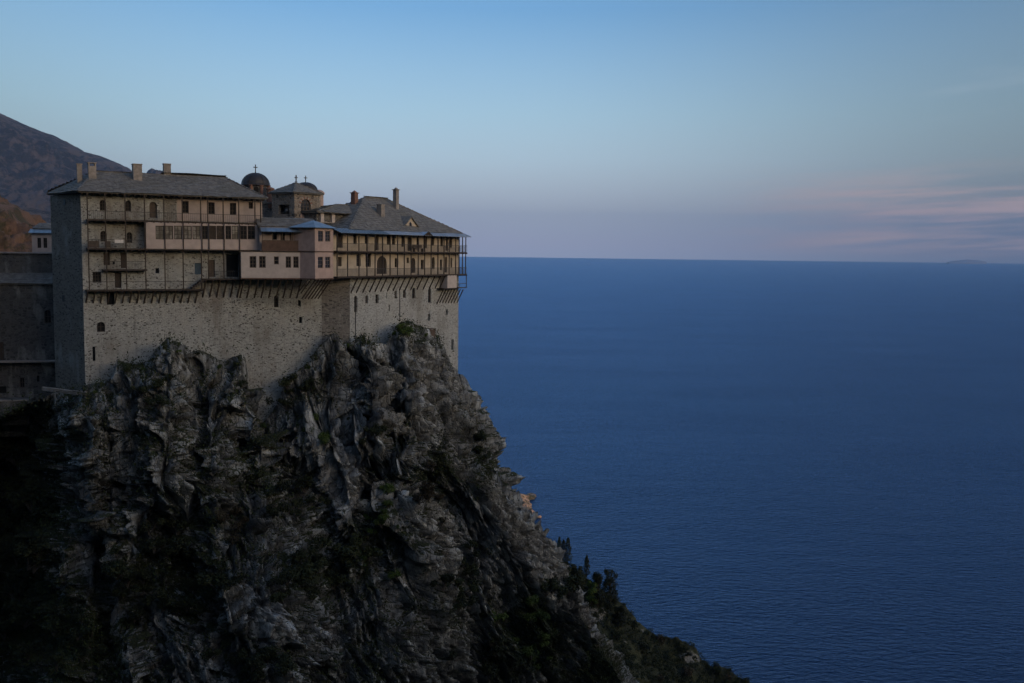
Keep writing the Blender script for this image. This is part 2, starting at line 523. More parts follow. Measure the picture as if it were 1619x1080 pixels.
kf = NT('scrub_slope')
fv = kf.coord('World')
f1 = kf.mix(kf.rng(kf.noise(fv, .12, 6, .7), .4, .62), (.018, .022, .010), (.045, .05, .02))
f1 = kf.mix(kf.rng(kf.math('ADD', kf.noise(fv, .22, 6, .72), kf.math('MULTIPLY', kf.attr('pale'), .3)), .62, .70), f1, (.24, .235, .225))
kf.bump(kf.noise(fv, .8, 7, .75), 1.0, .8)
M_SCRUB = kf.out(f1, .95)

# ------------------------------------------------------------------ sea
kw = NT('sea_water')
wv = kw.coord('World', (.55, 1.0, 1.0), (0, 0, .16))
w1 = kw.noise(wv, .27, 3, .55); w2 = kw.noise(wv, .8, 3, .6); w3 = kw.noise(kw.coord('World', (.5, 1, 1), (0, 0, -.3)), .035, 3, .5)
gust = kw.rng(kw.noise(kw.coord('World', (.35, 1, 1), (0, 0, .25)), .006, 4, .6), .3, .7, .75, 1.15)
kw.bump(kw.math('ADD', kw.math('ADD', kw.math('MULTIPLY', w1, gust), kw.math('MULTIPLY', w2, .35)), kw.math('MULTIPLY', w3, 1.0)), 1.0, 2.0)
fr_ = kw.n.new('ShaderNodeFresnel'); fr_.inputs[0].default_value = 1.333
for l_ in kw.b.inputs['Normal'].links: kw.l.new(l_.from_socket, fr_.inputs['Normal'])
# wind-roughened water never mirrors fully: its mean reflectance levels off towards the horizon
gl = kw.n.new('ShaderNodeBsdfGlossy'); gl.inputs['Roughness'].default_value = .18; gl.inputs['Color'].default_value = (.40, .64, 1.0, 1)
for l_ in kw.b.inputs['Normal'].links: kw.l.new(l_.from_socket, gl.inputs['Normal'])
mx_ = kw.n.new('ShaderNodeMixShader'); kw.l.new(kw.math('MINIMUM', fr_.outputs[0], .54), mx_.inputs[0])
kw.out((.001, .006, .030), 1.0, 0.0, 0.0)
kw.l.new(kw.b.outputs[0], mx_.inputs[1]); kw.l.new(gl.outputs[0], mx_.inputs[2]); kw.l.new(mx_.outputs[0], kw.n['Material Output'].inputs['Surface'])
M_SEA = kw.m
sea = MB()
R_SEA = 42000.0
ring = [(0.0, 0.0, 0.0)]
sea.add([(-R_SEA, -9000, 0), (R_SEA, -9000, 0), (R_SEA, R_SEA, 0), (-R_SEA, R_SEA, 0)], [(0, 1, 2, 3)])
sea_o = sea.build('sea', M_SEA); sea_o['kind'] = 'structure'

# ------------------------------------------------------------------ facade frames of the monastery
ZB = CAMZ - 26.0
LF = Frame(130, 115.0, 415, 125.4, ZB)                 # long stone front, left
S_END = LF.x(508)
_pe = LF.O + LF.e * S_END                              # where the left front ends
_rf0 = Vector((ux(553, 130.5), 130.5))
PF = Frame(508, 115, 553, 130.5, ZB); PF.O = _pe.copy(); PF.e = (_rf0 - _pe).normalized()
PF.n = Vector((PF.e.y, -PF.e.x)); PF.len = (_rf0 - _pe).length
RF = Frame(553, 130.5, 725, 152.0, ZB)                 # right front


def wallD(px):
    """distance of the wall foot along the front"""
    for fr, a, b in ((LF, 130, 508), (PF, 508, 553), (RF, 553, 726)):
        if a <= px <= b:
            l = fr.loc(px, 560); return fr.O.y + fr.e.y * l.x
    return 121.0 if px < 130 else 152.0 + (px - 726) * .12


# ------------------------------------------------------------------ the cliff
crest = np.array([(-140, 690), (-60, 675), (0, 660), (40, 640), (80, 622), (128, 612), (165, 603), (180, 595), (184, 568), (205, 578), (235, 570), (250, 548),
                  (266, 533), (284, 540), (296, 560), (318, 553), (336, 562), (360, 572), (383, 560), (390, 610), (393, 664), (404, 678), (422, 662), (441, 638), (452, 598),
                  (474, 584), (492, 570), (505, 548), (530, 524), (540, 545), (556, 541), (570, 531), (590, 540), (610, 545), (618, 522),
                  (632, 510), (648, 506), (662, 516), (682, 521), (692, 530), (704, 550), (714, 576), (726, 592)], float)
sil = np.array([(592, 727), (640, 742), (662, 754), (700, 762), (745, 782), (790, 794), (830, 830), (862, 860), (900, 884), (940, 904), (1000, 934), (1080, 985), (1200, 1060), (1500, 1240)], float)
PYB = 1330.0
wdx = np.linspace(-140, 727, 600); wd = np.vectorize(wallD)(wdx)
RIBS = ((268, 560, 255, 800, 34, 3.0), (380, 575, 366, 640, 11, 1.6), (590, 550, 598, 720, 22, 2.6), (650, 520, 640, 720, 30, 3.2), (700, 560, 715, 730, 24, 2.0),
           (520, 690, 560, 800, 30, 2.5), (440, 940, 420, 1080, 60, 3.0), (760, 760, 870, 960, 30, 4.0), (120, 660, 100, 860, 40, 2.6), (330, 700, 360, 1000, 30, 2.4),
           (210, 600, 190, 720, 22, 1.4), (640, 820, 650, 1080, 40, 3.5),
           (556, 570, 560, 650, 15, -3.2), (612, 590, 622, 690, 13, -2.6), (635, 660, 600, 760, 16, -2.2), (480, 760, 520, 920, 40, -4.0), (290, 830, 240, 980, 46, -4.0),
           (590, 790, 640, 960, 26, -3.0), (400, 660, 350, 900, 18, -2.0), (300, 580, 310, 760, 16, -1.6), (700, 800, 760, 1080, 36, -4.0), (40, 700, 30, 1080, 60, -9.0), (-20, 680, -30, 1200, 70, -12),
           (180, 720, 170, 1000, 20, -2.2))


def cliff_base(sg, tg):
    """the smooth face of the cliff: s along it (over 1: round the far corner), t down it (under 0: the shelf behind the crest)"""
    sc_ = np.minimum(sg, 1.0); tt = np.maximum(tg, 0.0)
    pyR = 592 + (PYB - 592) * tt
    pxR = np.interp(pyR, sil[:, 0], sil[:, 1])
    pxtop = -140 + sc_ * (727 + 140)
    px = -140 + sc_ * (pxR + 140)
    crest_y = np.interp(pxtop, crest[:, 0], crest[:, 1])
    py = crest_y + (PYB - crest_y) * tt
    Dc = np.interp(pxtop, wdx, wd) - np.interp(pxtop, [-140, 60, 130, 200, 380, 400, 420, 553, 640, 727], [6, 3, 1.6, 2.6, 2.6, 1.2, 1.6, 2.4, 2.6, .8])
    Db = np.interp(px, [-140, 0, 130, 400, 600, 700, 850, 1000, 1240], [108, 100, 97, 104, 118, 136, 166, 196, 240])
    Dm = Dc + (Db - Dc) * tt ** .85
    for x0, y0, x1, y1, w, amp in RIBS:          # ribs stand out (amp > 0), gullies cut in
        dx, dy = x1 - x0, y1 - y0
        k = np.clip(((px - x0) * dx + (py - y0) * dy) / (dx * dx + dy * dy), 0, 1)
        d = np.hypot(px - x0 - k * dx, py - y0 - k * dy)
        Dm = Dm - amp * np.exp(-(d / w) ** 2) * (np.clip(tt / .03, 0, 1) if amp < 0 else 1.0)
    base = at_np(px, py, Dm)
    back = np.clip(-tg, 0, 1)[..., None]
    base = base + back * np.array([-1.0, 7.5, -1.6])
    rnd_ = np.clip(sg - 1, 0, 1)[..., None]
    return base + np.concatenate([-26 * rnd_ ** 1.6 + 3.5 * np.sin(np.pi * np.minimum(rnd_ * 1.2, 1)), 52 * rnd_, -20 * rnd_ ** 1.3], -1)


NS, NTT = 1060, 600
cs_, ct_ = np.meshgrid(np.linspace(0, 1, 240), np.linspace(.05, .75, 24))
cb_ = cliff_base(cs_, ct_)
step_ = np.linalg.norm(np.diff(cb_, axis=1), axis=-1).mean(0)
arc = np.concatenate([[0], np.cumsum(step_)]); arc /= arc[-1]
s1 = np.interp(np.linspace(0, 1, NS - 90), arc, np.linspace(0, 1, 240)); s2 = 1 + np.linspace(0, 1, 91)[1:]
t0 = np.linspace(-1, 0, 26)[:-1]; t1 = np.linspace(0, 1, NTT - 25) ** 1.05
sg, tg = np.meshgrid(np.concatenate([s1, s2]), np.concatenate([t0, t1]))
tt = np.maximum(tg, 0.0); back = np.clip(-tg, 0, 1)[..., None]; rnd_ = np.clip(sg - 1, 0, 1)[..., None]
base = cliff_base(sg, tg)
nrm = grid_normals(base)
nrm = nrm * np.where((nrm @ np.array([.3, -.9, .2]))[..., None] < 0, -1, 1)
for _ in range(12):
    nrm[1:-1, 1:-1] = (nrm[1:-1, 1:-1] * 2 + nrm[:-2, 1:-1] + nrm[2:, 1:-1] + nrm[1:-1, :-2] + nrm[1:-1, 2:]) / 6
nrm /= np.linalg.norm(nrm, axis=-1, keepdims=True)
LU = float(np.linalg.norm(np.diff(cb_, axis=1), axis=-1).sum(1).mean())
U = np.interp(np.minimum(sg, 1), np.linspace(0, 1, 240), arc) * LU + np.clip(sg - 1, 0, 1) * 58      # metres along the face
V = tt * 62.0 - back[..., 0] * 8                                                                      # metres down the face
UV = np.stack([U, V, .35 * base[..., 1]], -1)
UV = UV + np.stack([fbm(UV * np.array([.10, .06, .1]), 5, 3) * 2.2, fbm(UV * .12, 6, 3) * 2.0, 0 * U], -1)


def joint(lam, skew, seed, wob, run=2.1, lean=0.0):
    """angular upright ribs: a skewed triangle wave across the face that starts and stops down it"""
    q = UV / lam; q = np.stack([q[..., 0], q[..., 1] / run, q[..., 2] * .4], -1)
    ph = q[..., 0] + lean * UV[..., 1] / lam + wob * fbm(q * .7, seed, 3) + .3 * wob * fbm(q * 2.3, seed + 3, 2)
    f = ph - np.floor(ph)
    w = np.where(f < skew, f / skew, (1 - f) / (1 - skew))
    return (w - .5) * lam * np.clip(.55 + 1.1 * fbm(q * .8 + 5, seed + 7, 2), .1, 1.3)


def blur(a, n=1):
    for _ in range(n):
        a[:, 1:-1] = (a[:, :-2] + 2 * a[:, 1:-1] + a[:, 2:]) / 4
        a[1:-1] = (a[:-2] + 2 * a[1:-1] + a[2:]) / 4
    return a


f_a, e_a = facets(UV * np.array([.20, .055, .05]), 21, 1.7)
f_b, e_b = facets(UV * np.array([.46, .20, .12]) + 3.1, 31, 2.2)
f_c, e_c = facets(UV * np.array([1.05, .58, .25]) + 7.7, 41, 2.4)
f_d, e_d = facets(UV * np.array([2.5, 1.3, .5]) + 1.7, 141, 2.4)
big = fbm(UV * np.array([.07, .035, .03]), 51, 3, .5)
fine = fbm(UV * np.array([2.6, 1.3, .6]), 71, 3, .6)
cleft = np.clip(fbm(UV * np.array([.34, .045, .05]), 151, 3, .5, 2.0, True), 0, 1) ** 2
crag = (.30 * joint(9.0, .72, 401, .8) + .34 * joint(5.2, .30, 411, .8, 2.1, .06) + .34 * joint(2.9, .74, 431, .7, 1.9, -.08) + .36 * joint(1.7, .30, 441, .7, 1.6, .15) + .34 * joint(.95, .7, 451, .6, 1.4, -.2))
led = V / 7.5 + 1.1 * fbm(UV * np.array([.11, .05, .05]), 501, 3); lf = led - np.floor(led)
ledge = np.where(lf < .82, lf / .82, (1 - lf) / .18) - .5
led2 = V / 2.6 + .9 * fbm(UV * np.array([.3, .12, .1]), 511, 3) + .12 * U; lf2 = led2 - np.floor(led2)
ledge2 = np.where(lf2 < .8, lf2 / .8, (1 - lf2) / .2) - .5
blk = blur(1.15 * f_a + 1.25 * f_b) + .8 * f_c + .36 * f_d
mod_ = np.clip(.5 + 1.2 * fbm(UV * .09, 521, 2), 0, 1)
disp = 1.9 * big + .62 * crag + 1.12 * blk + 1.0 * ledge * mod_ +   .24 * ledge2 * (1 - .5 * mod_) + .08 * fine - 1.6 * cleft
sh = base
near_wall = np.clip(tt / .085, 0.10, 1) * np.clip(1 - back[..., 0] * .8, .2, 1)
disp = disp * near_wall * np.clip(1.15 - .25 * rnd_[..., 0], 0, 2)
P = base + nrm * disp[..., None]
P += np.stack([fbm(sh * .7, 81, 3), 0 * tt, fbm(sh * .7, 91, 3)], -1) * (.28 * near_wall)[..., None]
crack = np.clip(cleft * 1.6 - .35, 0, .7) + np.clip(1 - e_b / .09, 0, 1) * .7 + np.clip(1 - e_c / .09, 0, 1) * .55 + np.clip(1 - e_d / .08, 0, 1) * .2 + np.clip(1 - e_a / .05, 0, 1) * .5
# last rows go down to the sea
nn = grid_normals(P); nn = nn * np.where((nn @ np.array([.3, -.9, .3]))[..., None] < 0, -1, 1)
ppx, ppy = proj_np(P)
vegv = .14 + .8 * np.clip((nn[..., 2] - .38) / .40, 0, 1) + .42 * fbm(P * .06, 101, 3) + .25 * fbm(P * .25, 103, 3)
def blob(x, y, rx, ry): return np.exp(-((ppx - x) / rx) ** 2 - ((ppy - y) / ry) ** 2)
for x, y, rx, ry, a in ((30, 850, 60, 200, 1.2), (600, 850, 45, 70, .5), (500, 900, 70, 60, .5), (260, 900, 80, 60, .5), (840, 980, 45, 70, .7), (560, 830, 30, 60, .35), (680, 980, 40, 60, .3), (770, 730, 20, 40, .4), (450, 760, 60, 40, .25),
                        (920, 1040, 60, 60, .6), (970, 1060, 40, 50, .5), (690, 740, 30, 40, .35), (380, 720, 40, 60, .25), (240, 700, 60, 60, .2), (130, 1020, 90, 60, .6), (720, 960, 50, 60, .35), (660, 520, 14, 14, .5),
                        (590, 620, 60, 60, -.5), (690, 620, 60, 70, -.4), (540, 760, 40, 70, -.45), (430, 970, 40, 40, -.5), (780, 850, 60, 60, -.35), (150, 800, 60, 100, -.3)):
    vegv = vegv + a * blob(x, y, rx, ry)
palev = .12 + .30 * fbm(P * .1, 111, 3)
for x, y, rx, ry, a in ((430, 975, 38, 45, .9), (540, 750, 36, 60, .5), (520, 1000, 12, 35, .7), (635, 915, 30, 35, .8), (870, 930, 40, 60, .6), (800, 860, 70, 70, .35), (590, 600, 20, 60, .35),
                        (690, 600, 40, 60, .25), (90, 720, 22, 60, .5), (255, 960, 16, 40, .6), (80, 1065, 60, 14, .5), (700, 840, 70, 80, .25), (470, 660, 40, 50, .2)):
    palev = palev + a * blob(x, y, rx, ry)
vegv = vegv - .3 * np.clip(palev, 0, 1)
P_CLIFF = P
cliff = grid_mesh('cliff', P, M_ROCK, {'veg': np.clip(vegv, 0, 1), 'pale': np.clip(palev, 0, 1), 'crack': np.clip(crack, 0, 1), 'tone': np.clip(.5 + .45 * f_b + .40 * f_c + .22 * f_d, 0, 1)})
cliff['kind'] = 'structure'
cliff_px, cliff_py = ppx, ppy
front = (tg >= 0) & (sg <= 1.0)
cliff_nz = nn[..., 2]


def cliff_hit(x, y):
    """the nearest-to-camera cliff point seen at (x, y) of the picture"""
    m = front & (np.abs(cliff_px - x) < 6) & (np.abs(cliff_py - y) < 6)
    if not m.any(): return None
    pts = P_CLIFF[m]
    return Vector(pts[np.argmin(pts[:, 1])])


# ------------------------------------------------------------------ lower scrub slope beyond the cliff
lc = np.array([(700, 830), (790, 838), (850, 862), (875, 884), (905, 900), (935, 915), (985, 958), (1003, 978), (1040, 1002), (1070, 1012), (1098, 1024), (1112, 1045), (1145, 1058), (1185, 1080), (1260, 1120), (1400, 1190)], float)
ls, lt = np.meshgrid(np.linspace(0, 1, 300), np.concatenate([np.linspace(-1, 0, 40)[:-1], np.linspace(0, 1, 160)]))
lx = 700 + ls * 700
ly = np.interp(lx, lc[:, 0], lc[:, 1]) + 330 * np.maximum(lt, 0)
lD = 292 + 30 * ls - 55 * np.maximum(lt, 0)
LB = at_np(lx + 60 * np.maximum(lt, 0), ly, lD)
lb = np.clip(-lt, 0, 1)[..., None]
LB = LB + lb * np.array([-6, 60, -95.0]) * np.concatenate([lb, lb, lb], -1) ** .3
lsh = LB * np.array([1, 1, .6])
fa, ea = facets(lsh * .10, 121, 1.8)
LP = LB + (np.array([.2, -.6, .75]))[None, None] * (2.4 * fbm(LB * .05, 123, 4) + 1.6 * fa + .8 * fbm(LB * .3, 125, 3))[..., None]
lpx, lpy = proj_np(LP)
lpale = .0 + .3 * fbm(LP * .04, 127, 3)
for x, y, rx, ry, a in ((925, 985, 26, 40, .7), (1090, 1035, 16, 14, .9), (960, 960, 12, 20, .3)):
    lpale = lpale + a * np.exp(-((lpx - x) / rx) ** 2 - ((lpy - y) / ry) ** 2)
low = grid_mesh('scrub_slope', LP, M_SCRUB, {'pale': np.clip(lpale, 0, 1)})
low['kind'] = 'structure'

# ------------------------------------------------------------------ far mountain, near hill, headland, island
def ridge_terrain(name, line, Dcrest, Dfoot, zfoot, mat, amp, freq, seed, n=(260, 150), back_run=1.0, prof=1.3, palef=.5, dfun=None, bias=0.0):
    line = np.array(line, float)
    u, v = np.meshgrid(np.linspace(0, 1, n[0]), np.concatenate([np.linspace(-1, 0, n[1] // 3)[:-1], np.linspace(0, 1, n[1])]))
    x = line[0, 0] + u * (line[-1, 0] - line[0, 0])
    y = np.interp(x, line[:, 0], line[:, 1])
    top = at_np(x, y, np.full_like(x, Dcrest) if dfun is None else dfun(x))
    vf = np.maximum(v, 0)[..., None]; vb = np.maximum(-v, 0)[..., None]
    foot = top.copy(); k_ = Dfoot / Dcrest
    foot[..., 0] *= k_; foot[..., 1] *= k_; foot[..., 2] = zfoot
    P = top * (1 - vf) + foot * vf
    P[..., 2] = zfoot + (top[..., 2] - zfoot) * ((1 - vf[..., 0]) ** prof)
    P[..., 1] += vb[..., 0] * (Dcrest - Dfoot) * back_run
    P[..., 2] -= vb[..., 0] ** 1.2 * (top[..., 2] - zfoot)
    q = P * freq
    a_ = amp * (.9 * fbm(q, seed, 6, .55, 2.1, True) + .5 * fbm(q * .6, seed + 9, 3) - bias) * np.clip(np.abs(v) * 6, .05, 1)
    P[..., 2] += a_
    P[..., 0] += a_ * .3
    pl = palef + .5 * fbm(q * 1.3, seed + 31, 4)
    o = grid_mesh(name, P, mat, {'pale': np.clip(pl, 0, 1)})
    o['kind'] = 'structure'
    return o


ridge_terrain('mountain', [(-260, 78), (-100, 133), (0, 180), (40, 199), (80, 214), (126, 239), (160, 247), (190, 259), (208, 272), (222, 290), (226, 286), (233, 270), (240, 265), (247, 269), (262, 284), (330, 330), (430, 392), (470, 405)],
              7600, 4300, -5, M_MOUNT, 210, 1 / 620.0, 201, (360, 200), 1.0, 1.15, .75, None, .4)
ridge_terrain('foothill', [(-400, 322), (-60, 318), (40, 328), (90, 338), (140, 356), (200, 392), (240, 400)], 3600, 2500, -5, M_MOUNT, 60, 1 / 350.0, 231, (200, 90), 1.0, 1.3, .35)
ridge_terrain('hill', [(-420, 190), (-200, 262), (-80, 296), (0, 325), (14, 334), (28, 348), (44, 360), (56, 382), (66, 402), (90, 430), (160, 470)],
              560, 330, 175, M_HILL, 20, 1 / 34.0, 251, (220, 130), .9, 1.05, .5)
ridge_terrain('headland', [(560, 640), (700, 715), (770, 762), (800, 768), (815, 778), (828, 788), (840, 794), (850, 806), (856, 814)],
              905, 840, -3, M_CAPE, 5, 1 / 22.0, 271, (200, 70), .5, .8, .95)
bl = MB()
for x, y, r, seed in ((846, 826, 3.4, 1), (838, 823, 2.2, 2), (853, 829, 1.6, 3)):
    c = at(x, y, 850); c.z = 0.2
    rr = random.Random(seed)
    bl.lathe(c, [(r * 1.3, -1.5), (r * 1.1, .3), (r * .7, .9 + r * .15), (r * .2, 1.1 + r * .25)], 7, rr.random())
rocks = bl.build('sea_rocks', M_CAPE); rocks['kind'] = 'structure'
a_ = rocks.data.attributes.new('pale', 'FLOAT', 'POINT')
isl = ridge_terrain('island', [(1500, 414), (1510, 412.5), (1520, 411.5), (1530, 410.3), (1540, 411.2), (1550, 412), (1560, 414)], 37000, 36400, -5, simple('distant_island', (.26, .29, .36), .95, .1, .001), 6, 1 / 700.0, 291, (60, 20), .5, 1.0, .2)  # haze is put into the island's pale blue-grey colour

# the mountainside the photographer stands on: behind, to the left, and a spur on the right; both unseen and shaped to keep sun and sky light off the cliff
gx, gy = np.meshgrid(np.linspace(-620, 620, 120), np.linspace(-620, 120, 80))
gz = 214 + np.clip(-gy - 14, 0, None) * .34 + np.clip(-gx - 70, 0, None) * .80 - np.clip(gx + 30, 0, None) * .75
gz = gz - np.clip(gy + 14, 0, None) * 1.3 + np.clip(-gx - 140, 0, None) * .25
gz = np.maximum(gz, 190 - np.clip(gy + 14, 0, None) * 3 - np.clip(gx, 0, None) * .6)
gz += 14 * fbm(np.stack([gx, gy, gz * 0], -1) / 90, 301, 5)
near = np.exp(-(gx ** 2 + (gy + 4) ** 2) / 30 ** 2)
gz = gz * (1 - near) + (224 - np.clip(gy + 6, 0, None) * 1.5) * near
gz = np.where(gy > 0, np.minimum(gz, 226 - gy * .9), gz)
mside = grid_mesh('mountainside', np.stack([gx, gy, gz], -1), M_SCRUB, {'pale': np.full_like(gx, .2)}); mside['kind'] = 'structure'
cl_ = np.array([(-230, -240, 350), (-100, -160, 330), (0, -110, 300), (80, -78, 284), (168, -35, 274), (245, 10, 268), (305, 55, 240), (360, 100, 185), (430, 150, 90), (480, 190, -5)], float)
qa, qb = np.meshgrid(np.linspace(0, 1, 110), np.linspace(-1, 1, 61))
ka = np.linspace(0, 1, len(cl_)); ctr = np.stack([np.interp(qa, ka, cl_[:, i]) for i in range(3)], -1)
nx_, ny_ = -.50, .87
spx = ctr[..., 0] + nx_ * qb * 170; spy = ctr[..., 1] + ny_ * qb * 170
spz = (ctr[..., 2] + 8) * np.exp(-(np.maximum(np.abs(qb) - .04, 0) * 170 / 62.0) ** 2) - 8 + 6 * fbm(np.stack([spx, spy, spx * 0], -1) / 40, 321, 5)
shade_spur = grid_mesh('shade_spur', np.stack([spx, spy, spz], -1), M_SCRUB, {'pale': np.full_like(spx, .2)}); shade_spur['kind'] = 'structure'

# ================================================================== the monastery
class Op:
    """an opening in a wall, in the wall's local coordinates"""
    def __init__(s, fr, px, y0, y1, w, kind='window', arch=False, off=0.0, mat=None, bars=(1, 1)):
        a = fr.loc(px - w / 2, y1, off); b = fr.loc(px + w / 2, y1, off); c = fr.loc(px, y0, off)
        zz = fr.loc(px, y1, off).z
        s.x0, s.x1, s.z0, s.z1 = a.x, b.x, zz, c.z
        s.kind, s.arch, s.mat, s.bars = kind, arch, mat, bars


BAT_Z = 20.0


def wall_sheet(mb, x0, x1, z0, z1, y, ops, depth=.38, top=None):
    """front sheet of a wall with real openings (jambs, sill, head)"""
    ops = [o for o in ops if o.x0 > x0 and o.x1 < x1 and o.z0 > z0 and o.z1 < z1]
    xs = sorted({x0, x1, *[o.x0 for o in ops], *[o.x1 for o in ops]})
    zs = sorted({z0, z1, *[o.z0 for o in ops], *[o.z1 for o in ops]})
    for i in range(len(xs) - 1):
        xm = (xs[i] + xs[i + 1]) / 2
        run = None
        for j in range(len(zs)):
            hole = j < len(zs) - 1 and any(o.x0 < xm < o.x1 and o.z0 < (zs[j] + zs[j + 1]) / 2 < o.z1 for o in ops)
            if j < len(zs) - 1 and not hole and run is None: run = zs[j]
            if run is not None and (hole or j == len(zs) - 1):
                mb.poly([(xs[i], y, run), (xs[i + 1], y, run), (xs[i + 1], y, zs[j]), (xs[i], y, zs[j])]); run = None
    for o in ops:
        yb = y + depth; r = (o.x1 - o.x0) / 2; zs_ = o.z1 - r if o.arch else o.z1
        mb.poly([(o.x0, y, o.z0), (o.x0, yb, o.z0), (o.x0, yb, zs_), (o.x0, y, zs_)])
        mb.poly([(o.x1, y, o.z0), (o.x1, y, zs_), (o.x1, yb, zs_), (o.x1, yb, o.z0)])
        mb.poly([(o.x0, y, o.z0), (o.x1, y, o.z0), (o.x1, yb, o.z0), (o.x0, yb, o.z0)])
        if o.arch:
            n = 8; xc = (o.x0 + o.x1) / 2
            arc = [(xc - r * math.cos(math.pi * k / n), zs_ + r * math.sin(math.pi * k / n)) for k in range(n + 1)]
            for k in range(n):
                (ax, az_), (bx, bz) = arc[k], arc[k + 1]
                cx_ = o.x0 if k < n // 2 else o.x1
                mb.poly([(ax, y, az_), (bx, y, bz), (cx_, y, o.z1)])
                mb.poly([(ax, y, az_), (ax, yb, az_), (bx, yb, bz), (bx, y, bz)])
        else:
            mb.poly([(o.x0, y, o.z1), (o.x0, yb, o.z1), (o.x1, yb, o.z1), (o.x1, y, o.z1)])
    return ops


def fit(root, ops, y, rec=.22, fmat=None, gmat=None):
    """joinery for the openings: window > pane, door > handle, dark_opening"""
    for o in ops:
        fm = o.mat or fmat or M_WOOD; w = o.x1 - o.x0; t = min(.09, w * .16)
        m = MB(); ya, yb = y + rec, y + rec + .07
        if o.kind in ('window', 'curtained'):
            m.box(o.x0, o.x0 + t, ya, yb, o.z0, o.z1); m.box(o.x1 - t, o.x1, ya, yb, o.z0, o.z1)
            m.box(o.x0 + t, o.x1 - t, ya, yb, o.z0, o.z0 + t); m.box(o.x0 + t, o.x1 - t, ya, yb, o.z1 - t, o.z1)
            nx, nz = o.bars
            for i in range(1, nx + 1):
                xx = o.x0 + w * i / (nx + 1); m.box(xx - t * .35, xx + t * .35, ya + .005, yb - .005, o.z0 + t, o.z1 - t)
            for j in range(1, nz + 1):
                zz = o.z0 + (o.z1 - o.z0) * j / (nz + 1); m.box(o.x0 + t, o.x1 - t, ya + .01, yb - .01, zz - t * .3, zz + t * .3)
            f = m.build('window', fm, root)
            p = MB(); p.box(o.x0 + .01, o.x1 - .01, yb - .03, yb - .015, o.z0 + .01, o.z1 - .01)
            p.build('pane', gmat or (M_CURT if o.kind == 'curtained' else M_GLASS), f)
        elif o.kind == 'door':
            n = max(3, int(w / .18))
            for i in range(n):
                m.box(o.x0 + w * i / n + .008, o.x0 + w * (i + 1) / n - .008, ya + .02 * (i % 2) * .5, yb, o.z0, o.z1)
            m.box(o.x0 + .02, o.x1 - .02, yb, yb + .02, o.z0, o.z1)
            d = m.build('door', fm, root)
            h = MB(); h.box(o.x1 - .2, o.x1 - .14, ya - .05, ya - .005, o.z0 + (o.z1 - o.z0) * .42, o.z0 + (o.z1 - o.z0) * .5); h.build('door_handle', M_METAL, d)
        elif o.kind == 'shutter':
            n = max(4, int((o.z1 - o.z0) / .16))
            for i in range(n):
                z = o.z0 + (o.z1 - o.z0) * (i + .5) / n
                m.box(o.x0 + t, o.x1 - t, ya - .01, ya + .02, z - .04, z + .05)
            m.box(o.x0, o.x0 + t, ya - .02, yb, o.z0, o.z1); m.box(o.x1 - t, o.x1, ya - .02, yb, o.z0, o.z1)
            m.box(o.x0 + t, o.x1 - t, yb - .02, yb, o.z0, o.z1)
            m.build('shutter', fm, root)
        else:
            m.box(o.x0, o.x1, y + .33, y + .36, o.z0, o.z1); m.build('dark_opening', M_GLASS, root)  # dark sheet in place of the opening's unlit depth


def slates(mb, pts, row=.42, wid=.62, th=.045, seed=1):
    """overlapping stone slabs laid in courses over a planar roof face (outline pts)"""
    rr = random.Random(seed); pts = [Vector(p) for p in pts]
    n = Vector((0, 0, 0))
    for i in range(len(pts)): n += pts[i].cross(pts[(i + 1) % len(pts)])
    n.normalize()
    if n.z < 0: n = -n
    a = Vector((0, 0, 1)).cross(n).normalized(); b = n.cross(a).normalized()     # a along, b up the slope
    o = pts[0]; uv = [((p - o).dot(a), (p - o).dot(b)) for p in pts]
    v0, v1 = min(v for _, v in uv), max(v for _, v in uv)
    def span(v):
        xs = []
        for i in range(len(uv)):
            (u1, w1), (u2, w2) = uv[i], uv[(i + 1) % len(uv)]
            if (w1 - v) * (w2 - v) < 0: xs.append(u1 + (u2 - u1) * (v - w1) / (w2 - w1))
        return (min(xs), max(xs)) if len(xs) >= 2 else None
    v = v0 + row * .35
    while v < v1:
        sp = span(v)
        if sp:
            u = sp[0] - rr.random() * wid * .4 + .1
            while u < sp[1] - .06:
                w = wid * rr.uniform(.55, 1.35); e = min(u + w, sp[1] + .04)
                lift = rr.uniform(.0, .035); dv = rr.uniform(-.06, .05); h = row * 1.35
                q = [(max(u, sp[0] - .04) + .01, v - row * .5 + dv, th * 1.25 + lift), (e - .01, v - row * .5 + dv + rr.uniform(-.03, .03), th * 1.25 + lift + rr.uniform(-.012, .012)),
                     (e - .01, v - row * .5 + h, th * .35), (max(u, sp[0] - .04) + .01, v - row * .5 + h, th * .35)]
                top = [o + a * x + b * y_ + n * (z + .05 * (1 + math.sin(x * .8 + 1.3) * math.sin(y_ * .9 + x * .23))) for x, y_, z in q]
                bot = [p - n * th for p in top]
                mb.add(top + bot, [(0, 1, 2, 3), (0, 4, 5, 1), (1, 5, 6, 2), (3, 7, 4, 0)])
                u = e
        v += row


